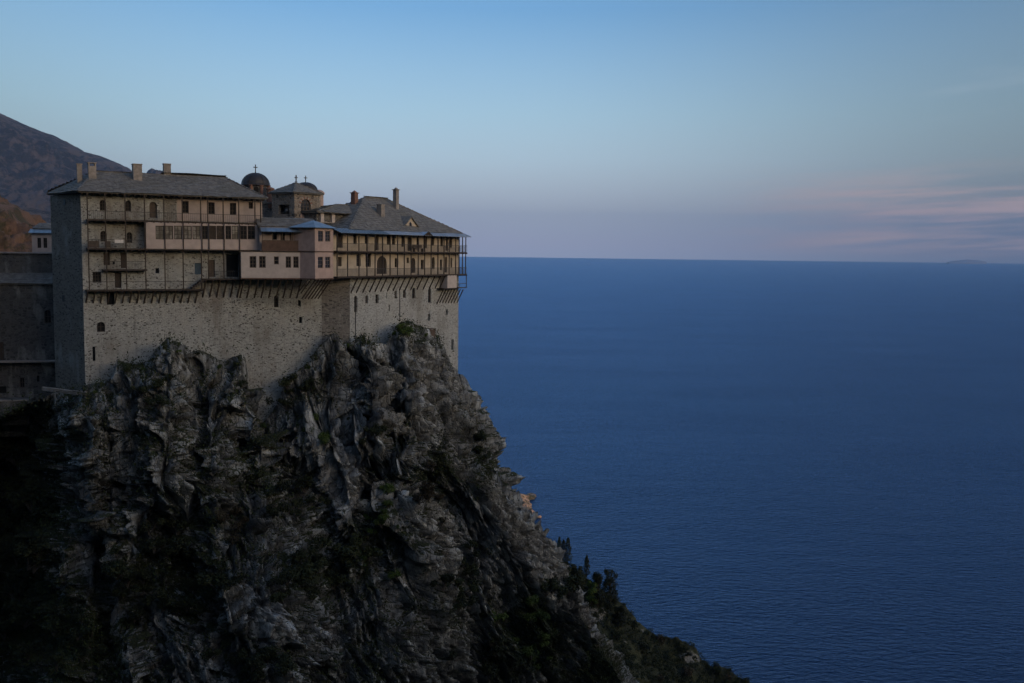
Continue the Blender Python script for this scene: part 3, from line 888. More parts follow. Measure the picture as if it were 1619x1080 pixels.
def roof_of(root, faces, name='roof', mat=None, th=.16, seed=1, row=.42, wid=.62, with_slates=True):
    m = MB()
    for f in faces: m.slab(f, th)
    r = m.build(name, mat or M_SLATE, root)
    if with_slates:
        c_ = MB(); seen = {}
        for f in faces:
            for i in range(len(f)):
                e_ = tuple(sorted((tuple(round(c, 3) for c in f[i]), tuple(round(c, 3) for c in f[(i + 1) % len(f)]))))
                seen[e_] = seen.get(e_, 0) + 1
        for (p, q), k in seen.items():
            if k > 1:
                p, q = Vector(p), Vector(q); n_ = max(2, int((q - p).length / .5))
                for j in range(n_): c_.bar(p.lerp(q, (j + .04) / n_) + Vector((0, 0, .02)), p.lerp(q, (j + .96) / n_) + Vector((0, 0, .02 + .015 * (j % 2))), .34, .14)
        if c_.v: co_ = c_.build('ridge_stones', M_SLATE, r); co_['kind'] = 'stuff'
        s_ = MB()
        for i, f in enumerate(faces): slates(s_, f, row, wid, seed=seed + i)
        so = s_.build('slates', M_SLATE, r); so['kind'] = 'stuff'
    return r


def hip_faces(x0, x1, y0, y1, ze, ra, rb):
    """four faces of a hipped roof from an eaves rectangle and the two ridge ends"""
    A, B, Cc, D = (x0, y0, ze), (x1, y0, ze), (x1, y1, ze), (x0, y1, ze)
    return [[A, B, rb, ra], [B, Cc, rb], [Cc, D, ra, rb], [D, A, ra]]


def chimney(root, c, w, d, h, mat, cap='flat', down=1.0):
    m = MB(); x, y, z = c
    m.box(x - w / 2, x + w / 2, y - d / 2, y + d / 2, z - down, z + h)
    ch = m.build('chimney', mat, root)
    k = MB()
    if cap == 'flat':
        k.box(x - w / 2 - .05, x + w / 2 + .05, y - d / 2 - .05, y + d / 2 + .05, z + h, z + h + .09)
    elif cap == 'house':
        for sx in (-1, 1):
            k.box(x + sx * (w / 2 - .07) - .07, x + sx * (w / 2 - .07) + .07, y - d / 2, y + d / 2, z + h, z + h + .32)
        k.box(x - w / 2 - .06, x + w / 2 + .06, y - d / 2 - .06, y + d / 2 + .06, z + h + .32, z + h + .42)
    else:
        k.box(x - w / 2 - .12, x + w / 2 + .12, y - d / 2 - .12, y + d / 2 + .12, z + h, z + h + .10)
        k.lathe((x, y, z + h + .10), [(w * .62, 0), (w * .3, .18), (w * .05, .3)], 4, math.pi / 4)
    k.build('chimney_cap', mat, ch)
    return ch


def cross(root, p, h, name='cross'):
    m = MB(); x, y, z = p; t = h * .055
    m.box(x - t, x + t, y - t, y + t, z, z + h)
    m.box(x - h * .24, x + h * .24, y - t * .8, y + t * .8, z + h * .62, z + h * .62 + 2 * t)
    m.lathe((x, y, z - .02), [(h * .04, 0), (h * .1, h * .07), (h * .04, h * .16)], 8)
    return m.build(name, M_METAL, root)


def struts(root, fr, pxs, y_top, y_bot, off, wall_off=0.0, w=.15, mat=None, lean=0.0, name='strut'):
    """raking timber brackets, each a part: from the wall up to the gallery edge"""
    out = []
    for px in pxs:
        yt = y_top(px) if callable(y_top) else y_top
        yb = y_bot(px) if callable(y_bot) else y_bot
        q = fr.loc(px, yt, off)
        zb = fr.loc(px, yb, wall_off).z
        m = MB(); m.bar((q.x, -off + .1, q.z), (q.x + lean, -wall_off + .02, zb), w)
        out.append(m.build(name, mat or M_WOOD, root))
    return out


# ---------------------------------------------------------------- 1. the long stone wing on the left
lw = LF.root('stone_wing', 'long rubble stone wing with slate roof and stacked timber galleries at left', 'building')
zE = LF.z(260, 311)                       # wall head under the eaves
S1 = LF.x(415); zlow = LF.z(300, 720); zmid = LF.z(450, 352)
B = LF.to_local(Vector((ux(82, 121.0), 121.0, CAMZ)))
OFFL = 1.35
oL = [Op(LF, 163, 316, 333, 10.5, 'window', True, bars=(1, 2)), Op(LF, 203, 317, 334, 8.5, 'window', True, bars=(1, 2)), Op(LF, 242.5, 319, 344.5, 12, 'door', True, mat=M_WOODL),
      Op(LF, 164, 365, 382, 10.5, 'window', True, bars=(1, 2)), Op(LF, 205, 367, 384, 9, 'window', True, bars=(1, 2)),
      Op(LF, 169, 400, 419, 10, 'shutter'), Op(LF, 196, 400, 424, 10, 'door'), Op(LF, 153.5, 430, 447, 13.5, 'window', bars=(2, 2)), Op(LF, 187, 431, 455, 10.5, 'door'),
      Op(LF, 314, 416, 434, 12, 'shutter', mat=M_BLUEP), Op(LF, 335, 411, 438, 10.5, 'door', mat=M_WOODL), Op(LF, 368, 402, 438, 20, 'opening'),
      Op(LF, 175, 462, 482, 12, 'opening'), Op(LF, 160, 509, 525, 13, 'window', True, bars=(1, 1)), Op(LF, 149, 548, 571, 4.5, 'opening'),
      Op(LF, 249, 424, 432, 6, 'opening'), Op(LF, 180, 413, 418, 4, 'opening'),
      Op(LF, 437, 467, 486, 7, 'window', True), Op(LF, 473.5, 475, 484, 4.5, 'opening'), Op(LF, 475.5, 501, 511, 5, 'opening'),
      Op(LF, 293.5, 318, 337, 10, 'window', bars=(1, 2)), Op(LF, 334.5, 320, 338.5, 10, 'window', bars=(1, 2)), Op(LF, 368.5, 321, 339.5, 10, 'window', bars=(1, 2)), Op(LF, 396.5, 320, 330, 6.5, 'window')]
XPL = LF.x(281)
wm = MB()
zg1 = LF.z(300, 349)
wall_sheet(wm, 0, XPL, zlow, zE, 0.0, oL)
wall_sheet(wm, XPL, S1, zlow, zg1, 0.0, oL)
wall_sheet(wm, S1, S_END, zlow, zmid, 0.0, oL)
ops_used = [o for o in oL]
# the shell behind the front: end wall on the left, back, and floors of the roof space
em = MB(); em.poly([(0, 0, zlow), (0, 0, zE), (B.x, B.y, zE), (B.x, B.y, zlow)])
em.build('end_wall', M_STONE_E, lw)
wm.poly([(B.x, B.y, zlow), (B.x, B.y, zE), (S1, B.y + 1.2, zE), (S1, B.y + 1.2, zlow)])
wm.poly([(S1, 0, zmid), (S1, B.y + 1.2, zmid), (S1, B.y + 1.2, zE), (S1, 0, zE)])
wm.poly([(S1, .01, zmid), (S_END, .01, zmid), (S_END, 8, zmid), (S1, 8, zmid)])
wm.build('wall', M_STONE, lw)
pm = MB(); wall_sheet(pm, XPL, S1, zg1, zE, -.03, oL); pm.poly([(XPL, -.03, zg1), (XPL, -.03, zE), (XPL, .02, zE), (XPL, .02, zg1)])
pw = pm.build('plastered_wall', M_PLASTER, lw); pw['label'] = 'beige plastered upper storey wall'
fit(lw, oL, 0.0)
# slits in the end wall: dark slabs in place of unlit recesses
for px_, y0_, y1_ in ((105, 315, 324), (99, 467, 477)):
    f_ = (130 - px_) / 48.0; P0 = Vector((B.x * f_, B.y * f_, 0))
    wpt = LF.O + LF.e * P0.x - LF.n * P0.y
    za, zb_ = at(px_, y0_, wpt.y).z - ZB, at(px_, y1_, wpt.y).z - ZB
    d_ = Vector((B.x, B.y, 0)).normalized(); nn_ = Vector((-d_.y, d_.x, 0))
    if nn_.y > 0: nn_ = -nn_
    m = MB(); a_ = P0 - d_ * .3 + nn_ * .01; b_ = P0 + d_ * .3 + nn_ * .01
    m.slab([(a_.x, a_.y, zb_), (b_.x, b_.y, zb_), (b_.x, b_.y, za), (a_.x, a_.y, za)], .03); m.build('slit_window', M_METAL, lw)
# quoins up the left corner, each a stone of its own
zq = zlow + 2.0; k_ = 0
while zq < zE - .4:
    hq = .42 + .1 * ((k_ * 37) % 5) / 5; lq = .55 if k_ % 2 else .34
    m = MB(); m.box(-.025, lq, -.03, .3, zq + .015, zq + hq - .015); m.build('quoin', M_STONE_R, lw)
    zq += hq; k_ += 1

# roof of the wing
ez = zE + .12
rA = LF.loc(150, 271.5, -4.4); rB = LF.loc(356, 281.5, -4.6)
F0 = Vector((-.40, -1.25, LF.z(128, 298.5, 1.25))); F1 = Vector((S1 + .35, -1.25, LF.z(416, 316.5, 1.25)))
ezb = (F0.z + F1.z) / 2
F0.z = F1.z = ezb
B0 = Vector((B.x - .30, B.y + .35, ezb)); B1 = Vector((S1 + .35, B.y + 2.2, ezb))
rf = [[F0, F1, rB, rA], [F1, B1, rB], [B1, B0, rA, rB], [B0, F0, rA]]
lroof = roof_of(lw, rf, seed=11)
for px_, yb, yt, w, d, cap, off_ in ((126, 289, 259, .55, .5, 'flat', -3.4), (146, 293, 257.5, .85, .8, 'house', -2.6), (217, 291, 259.5, 1.0, 1.1, 'flat', -2.9), (264, 277, 259, .85, .7, 'flat', -4.9)):
    c = LF.loc(px_, yb, off_); h = LF.loc(px_, yt, off_).z - c.z
    chimney(lroof, (c.x, c.y, c.z), w, d, h - (.4 if cap == 'house' else .08), M_CHIM, cap, 1.2)
m = MB()
for k in range(34):
    x = F0.x + .4 + (F1.x - F0.x - .8) * k / 33
    m.box(x - .06, x + .06, -1.15, .05, ezb - .30, ezb - .17)
ro = m.build('rafter_ends', M_WOOD, lw); ro['kind'] = 'stuff'

# gallery decks
def deck(root, fr, pa, pb, ya, yb, off, th=.16, name='gallery_floor', mat=None, inner=0.0):
    a = fr.loc(pa, ya, off); b = fr.loc(pb, yb, off)
    m = MB(); z = (a.z + b.z) / 2
    m.box(a.x, b.x, -off, -inner, z - th, z)
    o = m.build(name, mat or M_WOOD, root)
    return a.x, b.x, z


def joists(root, x0, x1, z, off, step=.8, size=.12):
    m = MB(); n = max(1, int((x1 - x0) / step))
    for k in range(n + 1):
        x = x0 + .1 + (x1 - x0 - .2) * k / n
        m.box(x - size / 2, x + size / 2, -off - .12, .05, z - .16 - size, z - .162)
    o = m.build('joists', M_WOOD, root); o['kind'] = 'stuff'


def railing(root, x0, x1, z, off, h=.95, step=.16, thick=.02, mat=None, y=None):
    yy = -off + .05 if y is None else y
    m = MB(); m.box(x0, x1, yy - .03, yy + .03, z + h - .05, z + h); m.build('handrail', mat or M_METAL, root)
    if step:
        m = MB(); n = int((x1 - x0) / step)
        for k in range(1, n):
            x = x0 + (x1 - x0) * k / n; m.box(x - thick / 2, x + thick / 2, yy - .01, yy + .01, z, z + h - .05)
        o = m.build('balusters', mat or M_METAL, root); o['kind'] = 'stuff'


def posts(root, fr, pxs, za, zb_, off, w=.12, mat=None):
    for p in pxs:
        x = fr.x(p, 400, off)
        m = MB(); m.box(x - w / 2, x + w / 2, -off + .02, -off + .02 + w, za(x) if callable(za) else za, zb_(x) if callable(zb_) else zb_)
        m.build('post', mat or M_WOOD, root)


gx0, gx1, gz1 = deck(lw, LF, 138, 414, 347.5, 351.5, OFFL); joists(lw, gx0, gx1, gz1, OFFL)
railing(lw, gx0, gx1, gz1, OFFL, .95, .22)
ax0, ax1, gz2 = deck(lw, LF, 138, 233, 392, 393, OFFL); joists(lw, ax0, ax1, gz2, OFFL)
railing(lw, ax0, ax1, gz2, OFFL, 1.0, .15, .025)
for a_, b_ in ((141, 157), (166, 175)):
    m = MB(); m.box(LF.x(a_, 385, OFFL), LF.x(b_, 385, OFFL), -OFFL + .1, -OFFL + .13, gz2 + .05, gz2 + .8); m.build('balcony_boards', M_WOODL, lw)
bx0, bx1, gz3 = deck(lw, LF, 163, 233, 425.5, 426.5, .95); railing(lw, bx0, bx1, gz3, .95, .95, .16)
cx0, cx1, gz4 = deck(lw, LF, 137, 322, 458, 457.5, OFFL); joists(lw, cx0, cx1, gz4, OFFL, .9); railing(lw, cx0, cx1, gz4, OFFL, .95, None)
dx0, dx1, gz5 = deck(lw, LF, 324, 384, 441, 440.5, OFFL); joists(lw, dx0, dx1, gz5, OFFL, .9); railing(lw, dx0, dx1, gz5, OFFL, .95, .2)
m = MB()                                   # steps between the two bottom galleries
for k in range(6):
    x = LF.x(304 + k * 3.4, 450, OFFL); m.box(x, x + .34, -OFFL + .02, -.3, gz4 + (gz5 - gz4) * k / 6, gz4 + (gz5 - gz4) * (k + 1) / 6 + .02)
m.build('steps', M_WOOD, lw)
PXL = (140, 168, 199.5, 230, 260.5, 289.5)
posts(lw, LF, PXL, gz4, ezb - .2, OFFL + .03)
posts(lw, LF, (318.5, 329.5, 354, 378.5), lambda x: gz5 if x > dx0 else gz4, ezb - .2, OFFL + .03)
posts(lw, LF, (404, 413), gz1, ezb - .2, OFFL + .03)
struts(lw, LF, [139 + 11.6 * k for k in range(16)], 461, 479, OFFL - .25, 0.0, .15, None, -.12)
struts(lw, LF, [326 + 11 * k for k in range(6)], 444, 470, OFFL - .25, 0.0, .15, None, -.2)

# the closed box of the middle storey, with its long band of windows
xb0, xb1 = LF.x(231, 372, OFFL + .1), LF.x(414, 372, OFFL + .1)
zb0, zb1 = LF.z(320, 394.2, OFFL + .1), LF.z(320, 351.5, OFFL + .1) - .14
OB = OFFL + .1
wins = ((118, 181), (189, 243), (249, 307), (319, 376), (380, 439), (448, 491), (497, 549), (551, 602), (614, 656), (660, 708), (719, 769), (772, 826))
oB = [Op(LF, 220 + (a + b) / 9, 357, 378.5, (b - a) / 4.5, 'shutter' if i in (6, 7) else ('curtained' if i in (0, 1, 2, 3, 4, 9) else 'window'), off=OB, bars=(1, 2)) for i, (a, b) in enumerate(wins)]
m = MB(); wall_sheet(m, xb0, xb1, zb0, zb1, -OB, oB, .2)
m.poly([(xb0, -OB, zb0), (xb0, -OB, zb1), (xb0, 0, zb1), (xb0, 0, zb0)]); m.poly([(xb1, -OB, zb0), (xb1, 0, zb0), (xb1, 0, zb1), (xb1, -OB, zb1)])
m.poly([(xb0, -OB, zb0), (xb0, -.02, zb0), (xb1, -.02, zb0), (xb1, -OB, zb0)])
bx = m.build('enclosed_storey', M_PLASTER, lw); bx['label'] = 'beige plastered closed gallery with a long band of windows'
fit(lw, oB, -OB, .08)
m = MB(); m.box(xb0 - .03, xb1 + .03, -OB - .05, -OB + .25, zb0 - .14, zb0 - .003); m.build('sill_beam', M_WOOD, lw)
for p in (261, 290, 319.5, 330.5, 354.5, 379):
    x = LF.x(p, 372, OB + .1); m = MB(); m.box(x - .05, x + .05, -OB - .13, -OB - .03, zb0 - .1, zb1 + .1); m.build('post', M_WOOD, lw)
# laundry on the rail of the second gallery
for k, p in enumerate((183.5, 188, 193)):
    q = LF.loc(p, 380, OFFL)
    m = MB(); ww = .32
    pts = [(q.x - ww / 2 + ww * i / 4, -OFFL - .03 - .02 * (i % 2), 0) for i in range(5)]
    for i in range(4):
        m.slab([(pts[i][0], pts[i][1], gz2 + .99), (pts[i + 1][0], pts[i + 1][1], gz2 + .99), (pts[i + 1][0], pts[i + 1][1] - .03, gz2 + .62), (pts[i][0], pts[i][1] - .03, gz2 + .60)], .012)
    o = m.build('cloth', M_WHITE)
    mw = Matrix.Translation((LF.O.x, LF.O.y, ZB)) @ Matrix.Rotation(math.atan2(LF.e.y, LF.e.x), 4, 'Z'); o.matrix_world = mw
    o['label'] = ('left', 'middle', 'right')[k] + ' one of three small white cloths hung on the second gallery railing'; o['category'] = 'cloth'; o['group'] = 'white cloths on the railing'

# ---------------------------------------------------------------- 2. plastered bays in the middle
MF = Frame(381, 121.4, 480, 123.8, ZB)
mb_ = MF.root('plastered_bay_house', 'projecting pale plastered bays on struts between the two wings', 'building')
W_ = MF.len
z0, z1 = MF.z(430, 439.5), MF.z(430, 398.5)
oM = [Op(MF, 400, 405, 423.5, 10.5, 'window', bars=(1, 2), mat=M_WOODL), Op(MF, 415, 405, 423.5, 10.5, 'window', bars=(1, 2), mat=M_WOODL), Op(MF, 437, 405.5, 418, 7.5, 'window', bars=(0, 1), mat=M_WOODL),
      Op(MF, 456, 405.5, 423.5, 8.5, 'window', bars=(1, 2), mat=M_WOODL), Op(MF, 468, 405.5, 423.5, 8.5, 'window', bars=(1, 2), mat=M_WOODL)]
m = MB(); wall_sheet(m, 0, W_, z0, z1, 0, oM, .2)
m.poly([(0, 0, z0), (0, 0, z1), (0, 4, z1), (0, 4, z0)]); m.poly([(0, 0, z0), (0, 5, z0), (W_, 5, z0), (W_, 0, z0)]); m.poly([(0, 0, z1), (W_, 0, z1), (W_, 5, z1), (0, 5, z1)])
m.build('lower_bay', M_PLASTER_L, mb_)
fit(mb_, oM, 0, .08)
m = MB(); m.box(-.06, W_, -.06, .2, z0 - .16, z0 - .003); m.build('sill_beam', M_RED, mb_)
m = MB(); m.box(-.06, W_, -.07, .15, z1 + .003, z1 + .14); m.build('cornice', M_WOOD, mb_)
# upper storey: red-brown boarding, recessed panels
xa = MF.x(414, 390, -.15)
zt0, zt1, zt2 = z1 + .145, MF.z(450, 381), MF.z(450, 365.5)
m = MB(); nb = 26
for k in range(nb):
    x = xa + (W_ - xa) * k / nb; m.box(x + .006, x + (W_ - xa) / nb - .006, .15 + .008 * (k % 2), .2, zt0, zt1)
m.box(xa, W_, .2, .24, zt0, zt1)
m.build('boarding', M_RED, mb_)
oU = [Op(MF, 434, 367.5, 379, 8, 'opening', off=-.9), Op(MF, 447, 368, 380, 7, 'window', off=-.9), Op(MF, 461, 367, 380, 6, 'door', off=-.9, mat=M_RED), Op(MF, 471, 366.5, 380, 9, 'shutter', off=-.9)]
m = MB(); wall_sheet(m, xa - .2, W_ + .3, zt0, zt2 + .5, .9, oU, .2); m.build('upper_wall', M_PLASTER, mb_); fit(mb_, oU, .9, .08)
m = MB()
for p in (415, 431, 446, 462, 478):
    x = MF.x(p, 375, -.2); m.box(x - .05, x + .05, .16, .26, zt1, zt2)
m.box(xa, W_, .13, .3, zt1 + .002, zt1 + .09)
m.build('frame_posts', M_WOODL, mb_)
e0, e1 = MF.loc(413, 366.5, .35), MF.loc(483, 366.8, .35)
zr = MF.z(445, 366.3, .35)
def sheet_roof(root, pts, seams=.6, mat=None, name='metal_roof'):
    """sheet-metal roof with standing seams running down the slope; pts: eave a, eave b, top b, top a"""
    m = MB(); m.slab(pts, .05)
    r = m.build(name, mat or M_ZINC, root)
    a, b, c, d = [Vector(p) for p in pts]; n = max(2, int((b - a).length / seams)); s_ = MB()
    nn = (b - a).cross(d - a).normalized()
    if nn.z < 0: nn = -nn
    for k in range(n + 1):
        p, q = a.lerp(b, k / n) + nn * .02, d.lerp(c, k / n) + nn * .02
        s_.bar(p, q, .035, .05)
    o = s_.build('seams', mat or M_ZINC, r); o['kind'] = 'stuff'
    return r
sheet_roof(mb_, [(e0.x, -.35, zr), (e1.x + .2, -.35, zr), (e1.x + .2, 1.1, zr + .62), (e0.x, 1.1, zr + .62)])
rt = MF.z(440, 346, -3.2)
roof_of(mb_, [[(e0.x - .3, 1.0, zr + .60), (e1.x + 1.5, 1.0, zr + .60), (e1.x + 1.5, 3.6, rt), (e0.x - .3, 3.6, rt)]], 'slate_roof', seed=31)
struts(mb_, MF, [386, 397, 409, 420, 432, 444, 455, 466, 477], 441.5, 471, -.15, -1.6, .14, None, -.45)

# corner bay
TF = Frame(498, 122.7, 527, 126.2, ZB)
tb = TF.root('corner_bay', 'pink plastered two storey corner bay with blue grey hipped roof', 'building')
wT = TF.len; dT = 3.6
tz0, tz1, tzm = TF.z(512, 440), TF.z(512, 360.5), TF.z(512, 398)
oT = [Op(TF, p, y0, y1, 8, 'window', bars=(1, 2), mat=M_WOODL) for p, y0, y1 in ((507, 365, 382), (518.3, 365, 382), (506.8, 406, 424), (518.3, 406, 424))]
m = MB(); wall_sheet(m, 0, wT, tz0, tz1, 0, oT, .18)
m.poly([(0, 0, tz0), (0, 0, tz1), (0, dT, tz1), (0, dT, tz0)]); m.poly([(wT, 0, tz0), (wT, dT, tz0), (wT, dT, tz1), (wT, 0, tz1)])
m.poly([(0, 0, tz0), (0, dT, tz0), (wT, dT, tz0), (wT, 0, tz0)]); m.poly([(0, dT, tz0), (0, dT, tz1), (wT, dT, tz1), (wT, dT, tz0)])
m.build('wall', M_PINK, tb); fit(tb, oT, 0, .07)
m = MB()
for z in (tz0 - .15, tzm - .07):
    m.box(-.05, wT + .05, -.05, .02, z, z + .15); m.box(-.05, -.002, .02, dT, z, z + .15)
m.build('trim', M_RED, tb)
ap = TF.loc(512, 349, -1.3)
roof_of(tb, hip_faces(-.45, wT + .4, -.4, dT, tz1 + .02, Vector((wT * .42, 1.4, ap.z)), Vector((wT * .58, 1.8, ap.z))), 'metal_roof', M_ZINC, .06, with_slates=False)
struts(tb, TF, [500, 505, 510, 515, 520, 525], 442, 471, -.1, -1.9, .14, None, -.5)
struts(tb, TF, [488, 493], 442, 463, -.9, -2.2, .13, None, -.5)

# ---------------------------------------------------------------- 3. stone angle between the wings
zRt = RF.z(640, 372)
pf = PF.root('buttress_wall', 'darker banded stone wall panel between the middle bays and the right wing', 'wall')
m = MB(); zpt = PF.z(530, 372)
m.poly([(0, 0, zlow), (PF.len, 0, zlow), (PF.len, 0, zpt), (0, 0, zpt)])
m.poly([(0, 0, zpt), (PF.len, 0, zpt), (PF.len, 4, zpt), (0, 4, zpt)]); m.poly([(0, 0, zlow), (0, 0, zpt), (0, 4, zpt), (0, 4, zlow)])
m.build('masonry', M_STONE_B, pf)

# ---------------------------------------------------------------- 4. the galleried wing on the right
rw = RF.root('galleried_wing', 'stone wing above the sea with two open timber galleries and blue grey eaves', 'building')
SR = RF.x(724.5, 480)
def c4(x): return 500 + x / 4.907
def c4y(y): return 280 + y / 4.907
up = ((195, 440, 548, 46, 'door', 0), (313, 446, 520, 25, 'window', 0), (402, 446, 516, 28, 'window', 0), (483, 446, 567, 25, 'door', 0), (572, 452, 526, 25, 'window', 0), (612, 450, 526, 25, 'window', 0),
      (683, 455, 541, 20, 'shutter', 0), (735, 470, 573, 30, 'door', 0), (800, 466, 532, 20, 'window', 0), (857, 458, 552, 28, 'door', 0), (915, 460, 532, 22, 'window', 0), (985, 460, 537, 20, 'window', 0), (1025, 460, 572, 19, 'door', 0), (1057, 460, 547, 18, 'window', 0))
lo = ((195, 620, 692, 30, 'shutter', 0), (340, 600, 692, 32, 'window', 0), (415, 596, 697, 40, 'window', 0), (520, 612, 752, 76, 'door', 1), (632, 628, 702, 22, 'window', 0), (722, 625, 668, 18, 'window', 0), (762, 628, 744, 36, 'door', 1),
      (835, 640, 717, 24, 'window', 0), (920, 620, 712, 22, 'window', 1), (980, 640, 722, 18, 'window', 0), (1018, 622, 740, 20, 'door', 0), (1060, 625, 702, 14, 'window', 1))
oR = []
for x, a, b, w, k, ar in up + lo:
    oR.append(Op(RF, c4(x) - 2.4, c4y(a), c4y(b), w / 4.907, k, bool(ar), bars=(1, 2)))
for x, y, w, h, ar in ((307, 985, 25, 130, 1), (392, 948, 22, 65, 1), (472, 945, 24, 70, 0), (547, 920, 5, 50, 0), (617, 912, 18, 62, 0), (685, 905, 22, 65, 1), (757, 900, 26, 85, 1), (880, 918, 25, 115, 1), (567, 1017, 10, 50, 0)):
    oR.append(Op(RF, c4(x), c4y(y - h / 2), c4y(y + h / 2), w / 4.907, 'window', bool(ar), bars=(0, 1), mat=M_WOODL))
for x, y, w, h in ((678.5, 502, 3.5, 11), (706.5, 494, 3, 9), (715.5, 545, 3.6, 17)):
    oR.append(Op(RF, x, y - h / 2, y + h / 2, w, 'opening'))
XR0 = RF.x(527, 400) - .6
zg_lo = RF.z(640, 436)
OFFR = 1.25
xs_, ze_ = 0.0, RF.z(640, 366.5)
m = MB(); wall_sheet(m, xs_, SR, zlow - 4, zg_lo, 0, oR, .35)
m.poly([(SR, 0, zlow - 4), (SR, 12, zlow - 4), (SR, 12, ze_), (SR, 0, ze_)])
m.poly([(SR, 12, zlow - 4), (XR0, 12, zlow - 4), (XR0, 12, ze_), (SR, 12, ze_)])
m.build('wall', M_STONE_R, rw)
m = MB(); wall_sheet(m, XR0, SR, zg_lo, ze_, .0, oR, .3)
m.poly([(XR0, 0, zg_lo), (XR0, 0, ze_), (XR0, 12, ze_), (XR0, 12, zg_lo)])
w2_ = m.build('gallery_wall', M_PLASTER_C, rw); w2_['label'] = 'cream plastered wall behind the galleries'
fit(rw, oR, 0.0, .2)
# drain pipe down the wall, quoins at the sea corner
m = MB(); q = RF.loc(561.5, 470); q2 = RF.loc(561.5, 545); m.tube([(q.x, -.08, q.z), (q2.x, -.08, q2.z)], .05, 6); m.build('drainpipe', M_METAL, rw)
m = MB(); q = RF.loc(631.5, 460); q2 = RF.loc(631.5, 508); m.tube([(q.x, -.08, q.z), (q2.x, -.08, q2.z)], .045, 6); m.build('drainpipe', M_METAL, rw)
for xq, sgn in ((0.0, 1), (SR, -1)):
    zq = zlow - 3; k_ = 0
    while zq < zg_lo - .5:
        hq = .40 + .1 * ((k_ * 29) % 5) / 5; lq = .7 if k_ % 2 else .42
        a_, b_ = (xq - .02, xq + lq) if sgn > 0 else (xq - lq, xq + .02)
        m = MB(); m.box(a_, b_, -.025, .3, zq + .012, zq + hq - .012); m.build('quoin', M_STONE_R, rw); zq += hq; k_ += 1
# decks
XE = SR + .45
def rdeck(z, off, name='gallery_floor', x0=None):
    m = MB(); m.box(XR0 if x0 is None else x0, XE, -off, -.002, z - .16, z); m.box(SR + .002, XE, -.002, 7, z - .16, z)
    return m.build(name, M_WOOD, rw)
zu = (RF.z(535, 397.5, OFFR) + RF.z(715, 397.8, OFFR)) / 2
zl = (RF.z(535, 438.5, OFFR) + RF.z(715, 433.0, OFFR)) / 2
rdeck(zu, OFFR); rdeck(zl, OFFR)
zr_e = RF.z(640, 371.2, OFFR + .45)
for z in (zu, zl):
    joists(rw, XR0, XE, z, OFFR, .75, .11)
    railing(rw, XR0, XE, z, OFFR, 1.0, .17, .022)
    m = MB(); m.box(XE - .06, XE, -OFFR, 7, z + .95, z + 1.0)
    for k in range(40): m.box(XE - .04, XE - .02, -OFFR + .18 * k, -OFFR + .18 * k + .02, z, z + .95)
    o_ = m.build('end_railing', M_METAL, rw); o_['kind'] = 'stuff'
pr = [c4(x) for x in (165, 247, 335, 397, 460, 518, 577, 635, 687, 740, 795, 845, 895, 948, 995, 1035, 1085, 1112, 1138, 1163)]
for p in pr:
    x = min(RF.x(p, 400, OFFR), XE - .02)
    for a_, b_ in ((zl, zu - .16), (zu, zr_e - .05)):
        m = MB(); m.box(x - .055, x + .055, -OFFR + .02, -OFFR + .13, a_, b_); m.build('post', M_WOOD, rw)
for k in range(1, 4):
    for a_, b_ in ((zl, zu - .16), (zu, zr_e - .05)):
        m = MB(); m.box(XE - .14, XE - .03, -OFFR + 2.1 * k, -OFFR + 2.1 * k + .11, a_, b_); m.build('post', M_WOOD, rw)
# bench and boards seen on the upper gallery
m = MB(); x = RF.x(c4(790), 394, .5)
m.box(x - 1.1, x + 1.1, -.75, -.4, zu + .42, zu + .48); m.box(x - 1.1, x + 1.1, -.38, -.34, zu + .55, zu + .95)
for dx in (-1, 1): m.box(x + dx - .05, x + dx + .05, -.72, -.36, zu + .002, zu + .42)
o = m.build('bench', M_WOODL); o.matrix_world = Matrix.Translation((RF.O.x, RF.O.y, ZB)) @ Matrix.Rotation(math.atan2(RF.e.y, RF.e.x), 4, 'Z')
o['label'] = 'dark wooden bench standing on the upper gallery of the right wing'; o['category'] = 'bench'
# struts, close-set
struts(rw, RF, [c4(x) for x in (325, 368, 418, 470, 512, 556, 608, 652, 700, 745, 788, 836, 884, 930, 975, 1010)], lambda p: 440.5 - (p - 560) * .045, lambda p: 463.5 - (p - 560) * .052, OFFR - .1, 0, .13, None, -.12)
# main slate roof
zE2 = ze_ + .05
ra = RF.loc(577, 313.5, -6.0); rb = RF.loc(612, 314.5, -6.0); rz = (ra.z + rb.z) / 2; ra.z = rb.z = rz
xr0 = RF.x(566, 350, 0)
main = [[(xr0 - 2.0, -.25, zE2), (SR + .6, -.25, zE2), rb, ra], [(SR + .6, -.25, zE2), (SR + .6, 12.3, zE2), rb], [(SR + .6, 12.3, zE2), (xr0 - 2.0, 12.3, zE2), ra, rb], [(xr0 - 2.0, 12.3, zE2), (xr0 - 2.0, -.25, zE2), ra]]
rroof = roof_of(rw, main, seed=51, row=.45, wid=.7)
